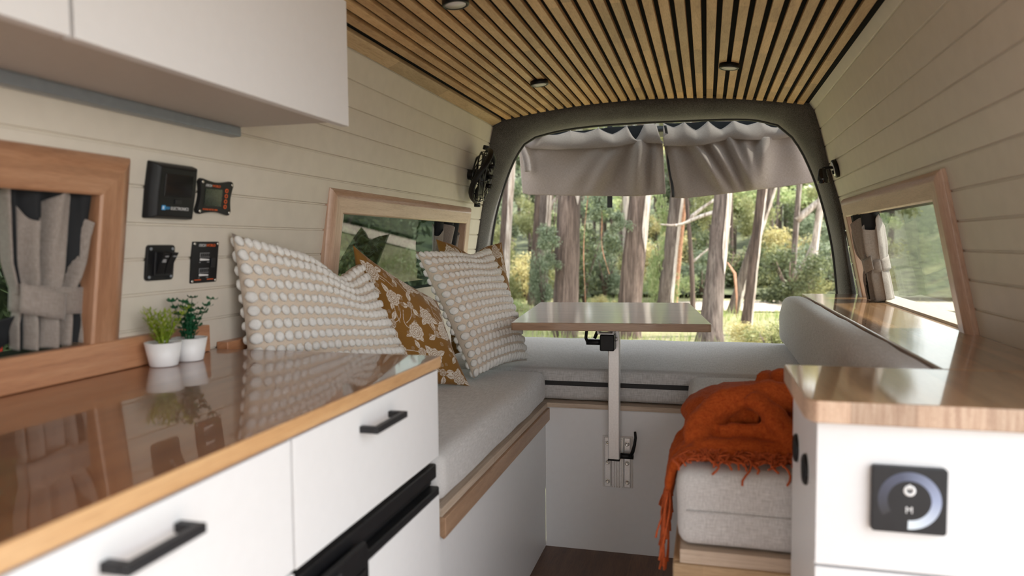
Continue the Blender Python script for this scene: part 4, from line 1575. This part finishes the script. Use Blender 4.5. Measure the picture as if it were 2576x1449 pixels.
mb = MB()
mb.grid(lambda u, v: (-45 + 90 * u, -25 + 95 * v, gz(-45 + 90 * u, -25 + 95 * v)), 90, 95)
tag(mb.build('ground', M['ground'], org=(0, 0, 0)), 'grassy forest floor rising to a bush covered hillside', 'ground', kind='structure')
mb = MB().grid(lambda u, v: (-1 + 26 * u, 15.2 + 2.2 * v + .8 * math.sin(u * 5), gz(-1 + 26 * u, 15.2 + 2.2 * v + .8 * math.sin(u * 5)) + .035), 40, 6)
tag(mb.build('track', M['track'], org=(0, 0, 0)), 'pale dirt track crossing behind the gum trees', 'track', kind='structure')

mb = MB().grid(lambda u, v: (-1.7 + 11 * u, -14 + 17.0 * v, -.415 + .01 * math.sin(u * 9)), 12, 12)  # out of view, added to bounce neutral light through the door
tag(mb.build('bounce_clearing', M['gravel'], org=(0, 0, 0)), 'pale unseen gravel sheet added to bounce neutral light into the van', 'clearing', kind='structure')
mb = MB().grid(lambda u, v: (-45 + 90 * u, 18.6 + 50 * v, gz(-45 + 90 * u, 18.6 + 50 * v) + .10), 60, 40)
tag(mb.build('hillside', M['undergrowth'], org=(0, 0, 0)), 'dark undergrowth covering the hillside', 'hillside', kind='structure')



def leafmesh(name, n, L, W, mat, seed, droop=.3, lumps=14):
    r = np.random.RandomState(seed)
    cen = r.normal(size=(lumps, 3))
    cen /= np.linalg.norm(cen, axis=1)[:, None]
    cen *= (r.uniform(.20, .92, (lumps, 1)))
    p = cen[r.randint(0, lumps, n)]
    d = r.normal(size=(n, 3))
    d /= np.linalg.norm(d, axis=1)[:, None]
    p = p + d * (r.uniform(.15, 1.0, (n, 1)) ** .6) * r.uniform(.20, .40, (lumps, 1))[r.randint(0, lumps, n)]
    a = r.normal(size=(n, 3))
    a[:, 2] -= droop
    a /= np.linalg.norm(a, axis=1)[:, None]
    q = np.cross(a, r.normal(size=(n, 3)))
    q /= np.linalg.norm(q, axis=1)[:, None]
    s = r.uniform(.6, 1.25, (n, 1))
    V = np.stack([p - a * L * s, p + q * W * s, p + a * L * s, p - q * W * s], 1).reshape(-1, 3)
    me = bpy.data.meshes.new(name)
    me.from_pydata(V.tolist(), [], [(4 * i, 4 * i + 1, 4 * i + 2, 4 * i + 3) for i in range(n)])
    me.materials.append(mat)
    return me


FOL = [leafmesh('foliage_%d' % i, 3400, .060, .020, LEAF[i % 5], i + 1) for i in range(5)]
FOLN = [leafmesh('foliage_near_%d' % i, 1500, .085, .030, LEAF[i % 5], i + 31) for i in range(5)]
STEM = None
stem_mb = MB()
for k in range(7):
    a = 2 * PI * k / 7
    stem_mb.tube([(0, 0, -1.0), (.12 * math.cos(a), .12 * math.sin(a), -.4), (.42 * math.cos(a), .42 * math.sin(a), .35)], [.045, .03, .008], 6)
_s = stem_mb.build('stem', M['bark_brown'], org=(0, 0, 0))
STEM = _s.data
bpy.data.objects.remove(_s)
pole_mb = MB().tube([(0, 0, -2.2), (.03, .02, -1.0), (-.02, 0, .3)], [.075, .065, .03], 8)
_s = pole_mb.build('trunk', M['bark_grey'], org=(0, 0, 0))
POLE = _s.data
bpy.data.objects.remove(_s)


def child(name, me, par, loc=(0, 0, 0), sc=(1, 1, 1), rz=0):
    o = bpy.data.objects.new(name, me)
    COL.objects.link(o)
    o.parent = par
    o.location = loc
    o.scale = sc
    o.rotation_euler = (0, 0, rz)
    return o


def bush(x, y, R_, kind, label, group=None, sq=.9, near=False, name='shrub', z=None, tree=False):
    g = gz(x, y) if z is None else z
    h = R_ * sq * (2.2 if tree else .88)
    t = thing(name, (x, y, g), label, 'tree' if tree else 'shrub', group)
    rz = rnd.uniform(0, 6.28)
    child('foliage', (FOLN if near else FOL)[kind], t, (0, 0, h), (R_ * rnd.uniform(.8, 1.2), R_ * rnd.uniform(.8, 1.2), R_ * sq), rz)
    if tree:
        child('trunk', POLE, t, (0, 0, h), (R_, R_, R_ * sq), rz)
    else:
        child('stem', STEM, t, (0, 0, h), (R_, R_, h / 1.02), rz)
    return t


KL = ['olive green', 'grey green', 'yellow green', 'dark green', 'fresh green']
# hillside trees
GL = 'crowns covering the far hillside'
cand = []
r = random.Random(5)
for row, (d, n_, R0) in enumerate(((23.5, 20, .95), (27, 20, 1.25), (32, 19, 1.6), (39, 18, 2.0), (48, 17, 2.5))):
    for k in range(n_):
        px = 1130 + (2260 - 1130) * (k + .5 + r.uniform(-.35, .35)) / n_
        y = d + r.uniform(-2, 2)
        x = at_y(px, 600, y).x
        kind = r.choices(range(5), (4, 5, 1.6, 3, 2.4))[0]
        R_ = R0 * r.uniform(.7, 1.2)
        bush(x, y, R_, kind, '%s bushy tree on the hillside beyond the gum trunks' % KL[kind], KL[kind] + ' trees on the hillside', r.uniform(.8, 1.05), tree=True, name='bushy_tree')
# understorey shrubs between the trunks
for row, (d, n_, R0) in enumerate(((21, 24, .75), (18.7, 16, .6))):
    for k in range(n_):
        px = 1170 + (2200 - 1170) * (k + .5 + r.uniform(-.4, .4)) / n_
        y = d + r.uniform(-1, 1)
        x = at_y(px, 600, y).x
        if 1800 < px < 1990 and y < 20:
            continue
        kind = r.choices(range(5), (4, 4, 2, 3, 3))[0]
        bush(x, y, R0 * r.uniform(.7, 1.5), kind, '%s shrub in the undergrowth between the gum trunks' % KL[kind], KL[kind] + ' shrubs in the undergrowth', r.uniform(.7, 1.1))
# single shrubs one can point at
for (px, y, R_, kind, sq, lab) in (
        (1525, 12.6, .30, 2, 1.15, 'round yellow green shrub behind the table between the two thickest trunks'),
        (1668, 13.2, .36, 4, 3.2, 'tall bright green sapling right behind the second thick trunk'),
        (1365, 13.6, .34, 1, 2.6, 'tall grey green sapling beside the left thick trunk'),
        (1950, 8.6, .42, 0, .75, 'low olive shrub just outside the hatch beside the backrest cushion'),
        (1905, 9.6, .36, 2, .75, 'low yellow green shrub at the foot of the leaning gum trunks'),
        (1850, 7.6, .22, 1, .8, 'small grey green shrub close behind the rear cushion near the backrest'),
        (1985, 17.4, .85, 3, .95, 'dark rounded shrub across the track above the backrest cushion'),
        (1690, 17.5, .62, 4, .9, 'fresh green shrub seen between the leaning trunks above the table corner'),
        (2085, 19.5, .95, 1, 1.0, 'grey green shrub across the track beside the hatch surround'),
        (1290, 11.5, .34, 4, .7, 'fresh green tussock shrub beyond the mustard cushion'),
        (1250, 14.5, .8, 0, 1.4, 'tall olive shrub beyond the hatch pillar with the fan'),
        (1470, 16.5, .9, 3, 1.3, 'dark green thicket in the gap between the two thickest trunks')):
    bush(at_y(px, 700, y).x, y, R_, kind, lab, None, sq)


def trunk(label, xb, xt, wpx, d, mat, flare=.35, bend=0.0, sun_peel=None, name='gum_tree', branches=(), dapple_crown=True, H=9.0, taper=.35, group=None):
    pb = at_y(xb, 800, d)
    pt = at_y(xt, 490, d)
    zb = gz(pb.x, d) - .08
    sl = (pt.x - pb.x) / (pt.z - pb.z)
    x0 = pb.x + sl * (zb - pb.z)
    rad = wpx * d / F_PX / 2
    base = Vector((x0, d, zb))
    t = thing(name, base, label, 'tree', group)
    rr = random.Random(int(xb))
    n_ = 26
    pts, rads = [], []
    for i in range(n_):
        s = i / (n_ - 1)
        h = H * s ** 1.35
        x = x0 + sl * h + bend * math.sin(h * 1.3 + xb) + .03 * rad * rr.uniform(-1, 1)
        pts.append(Vector((x, d + .10 * math.sin(h * .6 + xb), zb + h)))
        rads.append(rad * (1 + flare * math.exp(-h * 2.6)) * (1 - taper * h / H) * (1 + .05 * rr.uniform(-1, 1)))
    mb = MB()
    segs = 26
    b0 = len(mb.v)
    mb.tube(pts, rads, segs)
    for i in range(b0, len(mb.v)):
        k = (i - b0) // segs
        c = pts[k]
        dv = mb.v[i] - c
        a = math.atan2(dv.y, dv.x)
        mb.v[i] = c + dv * (1 + .11 * noise.noise(Vector((math.cos(a) * 2.2, math.sin(a) * 2.2 + xb, c.z * .5))) + .04 * noise.noise(Vector((math.cos(a) * 7, math.sin(a) * 7, c.z * 2))))
    mb.build('trunk', M[mat], t)
    if sun_peel:
        (h0, h1, a0, a1) = sun_peel

        def pf(u, v):
            h = h0 + (h1 - h0) * v
            s = (h / H) ** (1 / 1.35) * (n_ - 1)
            i = min(n_ - 2, int(s))
            q = s - i
            c = pts[i] * (1 - q) + pts[i + 1] * q
            rd = (rads[i] * (1 - q) + rads[i + 1] * q)
            e = (1 - v) * .0 + .25 * noise.noise(Vector((v * 5, xb, 0))) * (1 - abs(2 * v - 1))
            lo = a0 + .5 * max(0, .12 - v) / .12
            a = math.radians(a0 + e * 40) + math.radians(a1 - a0) * u if v > .06 else math.radians((a0 + a1) / 2 + (u - .5) * (a1 - a0) * v / .06)
            return c + Vector((math.cos(a), math.sin(a), 0)) * rd * 1.10
        MB().grid(pf, 10, 40).build('sunlit_peel', M['bark_pale'], t)  # peeled bark on the sunward side, sunlit stripe painted in as pale colour
    for (h, dx, dz, ln, w) in branches:
        s = (h / H) ** (1 / 1.35) * (n_ - 1)
        i = min(n_ - 2, int(s))
        c = pts[i]
        dv = Vector((dx, .15, dz)).normalized()
        bp_ = [c, c + dv * ln * .35 + Vector((0, 0, .04 * ln)), c + dv * ln * .7 + Vector((0, 0, .02 * ln)), c + dv * ln + Vector((0, 0, .16 * ln))]
        MB().tube([tuple(p) for p in resample(bp_, 12)], [w * (1 - .7 * q / 11) for q in range(12)], 8).build('branch', M['bark_pale'], t)
    if dapple_crown:  # unseen leaf clusters high up, added to dapple the sunlight
        for q in range(3):
            k_ = rr.choice((0, 1, 1, 4))
            top = pts[-1] - base
            child('foliage', FOL[k_], t, (top.x + rr.uniform(-1.6, 1.6), rr.uniform(-1.3, 1.3), top.z - q * .9), (1.5, 1.5, 1.0), rr.uniform(0, 6))
    return t


trunk('reddish brown gum trunk with a peeled side painted sunlit pale, showing beside the fan', 1262, 1276, 30, 13, 'bark_brown', .25, sun_peel=(0, 6, -75, 10))
trunk('slim brown gum trunk behind the mustard cushion, left of the grey trunk', 1338, 1352, 20, 16, 'bark_brown', .3, branches=((2.2, .8, .9, 1.2, .05),))
trunk('grey gum trunk with a peeled edge painted sunlit bright, left of the thickest trunk', 1362, 1374, 30, 15, 'bark_grey', .3, sun_peel=(1.2, 7, -70, 0))
trunk('thickest gum trunk, brown and fissured, beyond the left edge of the table', 1425, 1432, 62, 11, 'bark_brown', .22, sun_peel=(2.05, 6, -62, -8))
trunk('thin pale grey gum trunk just left of the second thick trunk', 1572, 1574, 15, 20, 'bark_pale', .1)
trunk('second thick gum trunk, fissured brown with a pale edge, beyond the table centre', 1580, 1612, 56, 11, 'bark_brown', .45, sun_peel=(1.35, 6, -55, 5))
trunk('medium grey brown gum trunk between the table centre and the twisted dead stem', 1668, 1704, 34, 13, 'bark_grey', .35, sun_peel=(0, 6, -50, 10))
trunk('narrow reddish gum trunk standing close behind the medium grey brown one', 1692, 1722, 16, 15.5, 'strip_bark', .2)
trunk('twisted dead dark stem left of the smooth gum trunk', 1735, 1731, 13, 12.5, 'bark_brown', .4, .05, branches=((2.0, .7, .5, .8, .035), (1.2, .9, .7, .8, .02)), dapple_crown=False, H=4.5, taper=.6)
trunk('smooth gum trunk with a wide cream peeled strip painted sunlit, beyond the table corner', 1790, 1818, 44, 10.5, 'bark_grey', .75, sun_peel=(1.05, 6, -62, -2), branches=((1.95, -.9, -.35, .9, .035),))
trunk('leaning pale gum trunk crossing behind its neighbour, left of the steeper leaning one', 1838, 1934, 26, 15, 'bark_grey', .2, sun_peel=(0, 7, -60, 10))
trunk('leaning brown gum trunk with a painted sunlit edge, above the yellow green shrub', 1880, 1916, 24, 11.5, 'bark_brown', .25, sun_peel=(0, 6, -50, 10))
trunk('slim forked gum trunk above the backrest cushion', 1984, 2008, 13, 18, 'bark_grey', .2, sun_peel=(0, 6, -60, 0), branches=((2.2, .8, .6, 2.0, .09), (.6, .4, .7, .9, .05)))
trunk('slim white gum trunk nearest the hatch surround, leaning to the wall with the lamp', 2022, 2068, 18, 18, 'bark_pale', .2, sun_peel=None)
trunk('distant pale straight trunk low beside the hatch surround', 2103, 2098, 15, 34, 'bark_pale', .5)
for (xa, xb2, y0, y1, d, lab) in ((1483, 1470, 300, 760, 10.2, 'long orange bark ribbon hanging right of the thickest trunk'), (1500, 1530, 480, 690, 10.3, 'shorter orange bark ribbon hanging toward the yellow green shrub')):
    p0, p1 = at_y(xa, y0, d), at_y(xb2, y1, d)
    mb = MB().tube([tuple(p0 * (1 - s) + p1 * s + Vector((.03 * math.sin(s * 7), .02 * math.sin(s * 5), 0))) for s in np.linspace(0, 1, 20)], [.014 + .006 * math.sin(i) for i in range(20)], 8, flat=.4)
    tag(mb.build('bark_ribbon', M['strip_bark']), lab, 'bark')
p0, p1 = at_y(1830, 660, 10.2), at_y(1852, 800, 10.1)
mb = MB().tube([tuple(p0), tuple(p0 * .8 + p1 * .2 + Vector((.07, 0, 0))), tuple(p0 * .4 + p1 * .6 + Vector((.05, 0, 0))), tuple(p1)], [.02, .05, .035, .006], 10, flat=.35)
tag(mb.build('bark_ribbon', M['strip_bark']), 'curled orange bark sheet hanging from the trunk with the cream strip', 'bark')
r = random.Random(17)
for k in range(16):
    px = 1240 + 860 * (k + .5 + r.uniform(-.4, .4)) / 16
    d = r.uniform(20, 30)
    trunk('slender pale gum stem far back in the forest', px - r.uniform(-14, 24), px, r.uniform(5, 9), d, r.choice(('bark_pale', 'bark_grey', 'bark_brown')), .2, dapple_crown=False, H=10, group='slender stems far back')
# leafy gum sprays hanging in front of the trunks
for (px, py, d, R_, kind, lab) in ((1372, 600, 10.4, .26, 1, 'blue green gum leaves hanging left of the thickest trunk'), (1385, 660, 10.6, .20, 1, 'lower blue green gum leaves hanging beside the thickest trunk'),
                                   (1505, 520, 10.2, .30, 1, 'blue green gum leaves hanging below the black strap'), (1560, 560, 10.4, .22, 1, 'small leafy gum spray in front of the second thick trunk'),
                                   (1770, 520, 14, .40, 0, 'olive gum leaves hanging above the table corner')):
    p = at_y(px, py, d)
    t = thing('leafy_branch', p, lab, 'branch')
    child('foliage', FOLN[kind], t, (0, 0, 0), (R_, R_, R_ * 1.1), rnd.uniform(0, 6))
    mb = MB().tube([tuple(p + Vector((0, 0, -.1))), tuple(p + Vector((.05, .1, .7))), tuple(p + Vector((.2, .2, 2.6)))], [.004, .008, .014], 6)
    mb.build('twig', M['bark_brown'], t)

# forest beside the van, seen through the side windows
for k, (x, y, R_, kind) in enumerate(((-3.3, 3.4, .55, 3), (-3.6, 4.6, .7, 3), (-3.7, 5.8, .75, 0), (-4.0, 7.2, .8, 3), (-4.4, 9.0, .9, 3), (-3.4, 2.6, .5, 3), (-4.6, 4.6, 1.0, 3), (-5.0, 6.4, 1.2, 3), (-5.2, 8.2, 1.3, 0), (-5.6, 10, 1.5, 3), (-6.5, 12.5, 1.6, 3), (-8, 16, 2.0, 3), (-5.0, 3.2, 1.1, 3), (-6.6, 4.2, 1.6, 3), (-5.4, 7.5, 1.2, 0), (-6.0, 10.5, 1.5, 3), (-7.2, 14, 1.7, 3), (-4.8, 8.9, .8, 2), (-8.5, 9, 1.9, 3), (-9.5, 13, 2.2, 0), (-7, 6, 1.3, 3), (-9.5, 5.5, 2.2, 3), (-11, 17, 2.6, 3))):
    bush(x, y, R_, kind, '%s thicket beside the van outside the cushion side window' % KL[kind], KL[kind] + ' thickets beside the van', 1.25)
for k, (x, y, R_) in enumerate(((-6.5, 3.0, 1.4), (-7, 5.5, 1.5), (-7.2, 8, 1.6), (-7.8, 11, 1.7), (-8.6, 14.5, 1.9), (-10, 19, 2.2), (-11, 8, 2.4), (-11, 13, 2.4))):  # added row, blocks the bright sky mirrored in the worktop
    bush(x, y, R_, 3, 'tall dark tree added beside the van to keep sky out of the worktop reflection', 'tall dark trees added against reflected sky', 1.2, tree=True, name='bushy_tree')
for (x, y, w, lab) in ((-5.6, 8.2, 14, 'slim pale trunk outside the side window, in front of the thicket'), (-6.6, 11.5, 16, 'straight pale trunk outside the side window behind the slim one'), (-7.4, 16.0, 20, 'farther pale trunk outside the side window')):
    base = Vector((x, y, gz(x, y)))
    t = thing('gum_tree', base, lab, 'tree')
    MB().tube([base + Vector((.06 * h * math.sin(x * 9), 0, h * 1.0 - .1)) for h in np.linspace(0, 8, 14)], [w * .007] * 14, 14).build('trunk', M['bark_pale'], t)
for k, (x, y, R_, kind) in enumerate(((5.5, 9.5, .6, 1), (7.0, 13, .8, 0), (6.2, 6.5, .55, 4), (9, 10, .9, 1), (10, 15, 1.1, 0), (8.5, 19, 1.2, 4))):
    bush(x, y, R_, kind, '%s thicket outside the side window above the timber shelf' % KL[kind], KL[kind] + ' thickets beyond the shelf window', 1.1)
for (x, y, w, lab) in ((3.6, 9.8, 13, 'leaning pale trunk outside the shelf window'), (4.6, 10.6, 24, 'thicker grey trunk outside the shelf window')):
    base = Vector((x, y, gz(x, y)))
    t = thing('gum_tree', base, lab, 'tree')
    MB().tube([base + Vector((-.16 * h, 0, h * 1.0 - .1)) for h in np.linspace(0, 8, 14)], [w * .0075] * 14, 14).build('trunk', M['bark_grey'], t)

# grass
r = random.Random(9)
V, F = [], []
for k in range(9000):
    y = 5 + 13 * r.random() ** .8
    x = (-.3 * y - .5) + (.55 * y + 1) * r.random()
    g = gz(x, y)
    dens = noise.noise(Vector((x * .5, y * .5, 3)))
    if dens < -.15 or (15.0 < y < 17.6 and x > -1):
        continue
    h = r.uniform(.06, .20) * (1 + dens)
    a = r.uniform(0, 6.28)
    w = .008
    b0 = len(V)
    V += [(x - w * math.cos(a), y - w * math.sin(a), g - .02), (x + w * math.cos(a), y + w * math.sin(a), g - .02), (x + r.uniform(-.07, .07), y + r.uniform(-.07, .07), g + h)]
    F.append((b0, b0 + 1, b0 + 2))
mb = MB()
mb.add(V, F)
tag(mb.build('grass', M['grassy'], org=(0, 0, 0)), 'loose grass growing over the forest floor behind the van', 'grass', kind='stuff')

# white vehicle parked beside, a sliver seen past the tied curtain
t = thing('parked_van', (-3.9, 2.6, -.45), 'white vehicle with a red tail light parked beyond the worktop window', 'vehicle')
mb = MB()
prof = [(-.85, .35), (.85, .35), (.88, .9), (.84, 1.15), (.66, 1.72), (-.66, 1.72), (-.84, 1.15), (-.88, .9)]
rings = []
for (yy, sc, dz) in ((-4.2, .9, 0), (-4.05, 1.0, 0), (-.35, 1.0, 0), (-.08, .97, 0), (0, .90, 0)):
    rings.append([Vector((-3.9 + x * sc, 2.60 + yy, -.45 + .35 + (z - .35) * (sc * .5 + .5))) for (x, z) in prof])
V = [p for q in rings for p in q]
F = [(i * 8 + j, i * 8 + (j + 1) % 8, (i + 1) * 8 + (j + 1) % 8, (i + 1) * 8 + j) for i in range(4) for j in range(8)] + [tuple(range(8)), tuple(range(32, 40))]
mb.add(V, F)
M['carpaint'] = plain('white_car_paint', (0.72, 0.74, 0.76), 0.2, coat=1.0, var=.01)
M['red_lens'] = plain('red_lens', (0.55, 0.02, 0.02), 0.15, coat=1.0)
mb.build('body', M['carpaint'], t, bevel=.05, bseg=3)
MB().box((-3.16, 2.50, .36), (-3.075, 2.612, .60)).build('tail_light', M['red_lens'], t, bevel=.01)
MB().box((-4.5, 2.55, .78), (-3.3, 2.59, 1.16)).build('rear_window', M['gloss_black'], t)
for (yy) in (2.0, -.6):
    for xx in (-4.68, -3.28):
        MB().lathe([(.0, 0), (.18, 0), (.20, .02), (.33, .02), (.33, .18), (0, .18)], (xx, yy, -.45 + .33), (1, 0, 0), segs=28).build('wheel', M['blackmatt'], t)

# ------------------------------------------------------------------ daylight
w = bpy.data.worlds.new('sky')
SC.world = w
w.use_nodes = True
nt = w.node_tree
bg = nt.nodes['Background']
tc = nt.nodes.new('ShaderNodeTexCoord')
sep = nt.nodes.new('ShaderNodeSeparateXYZ')
nt.links.new(tc.outputs['Generated'], sep.inputs[0])
sky = ramp(nt, sep.outputs[2], [(0.0, (1.0, 1.0, 1.0)), (0.3, (0.90, 0.94, 0.98)), (1.0, (0.48, 0.56, 0.68))])
mp = nt.nodes.new('ShaderNodeMapping')
mp.inputs['Scale'].default_value = (1.5, 1.5, 3)
nt.links.new(tc.outputs['Generated'], mp.inputs[0])
cl = nd(nt, 'ShaderNodeTexNoise', None, Vector=mp.outputs[0], Scale=1.6, Detail=5.0)
cm = ramp(nt, cl.outputs[0], [(0.45, (0, 0, 0)), (0.6, (1, 1, 1))])
skyc = mixc(nt, 0.25, sky, mixc(nt, cm, sky, (1.0, 0.99, 0.97)))
nt.links.new(skyc, bg.inputs[0])
bg.inputs[1].default_value = 3.0
sun = bpy.data.lights.new('sun', 'SUN')
sun.energy = 8.5
sun.angle = math.radians(3)
sun.color = (1.0, 0.94, 0.84)
so = bpy.data.objects.new('sun', sun)
COL.objects.link(so)
so.rotation_euler = Vector((.50, .10, .86)).to_track_quat('Z', 'Y').to_euler()

SC.view_settings.view_transform = 'Standard'
SC.view_settings.look = 'None'
SC.view_settings.exposure = 0.50
SC.view_settings.gamma = 1.0
SC.view_settings.use_curve_mapping = False
SC.cycles.diffuse_bounces = 6
SC.cycles.max_bounces = 14
SC.cycles.transparent_max_bounces = 12
SC.cycles.sample_clamp_indirect = 8.0
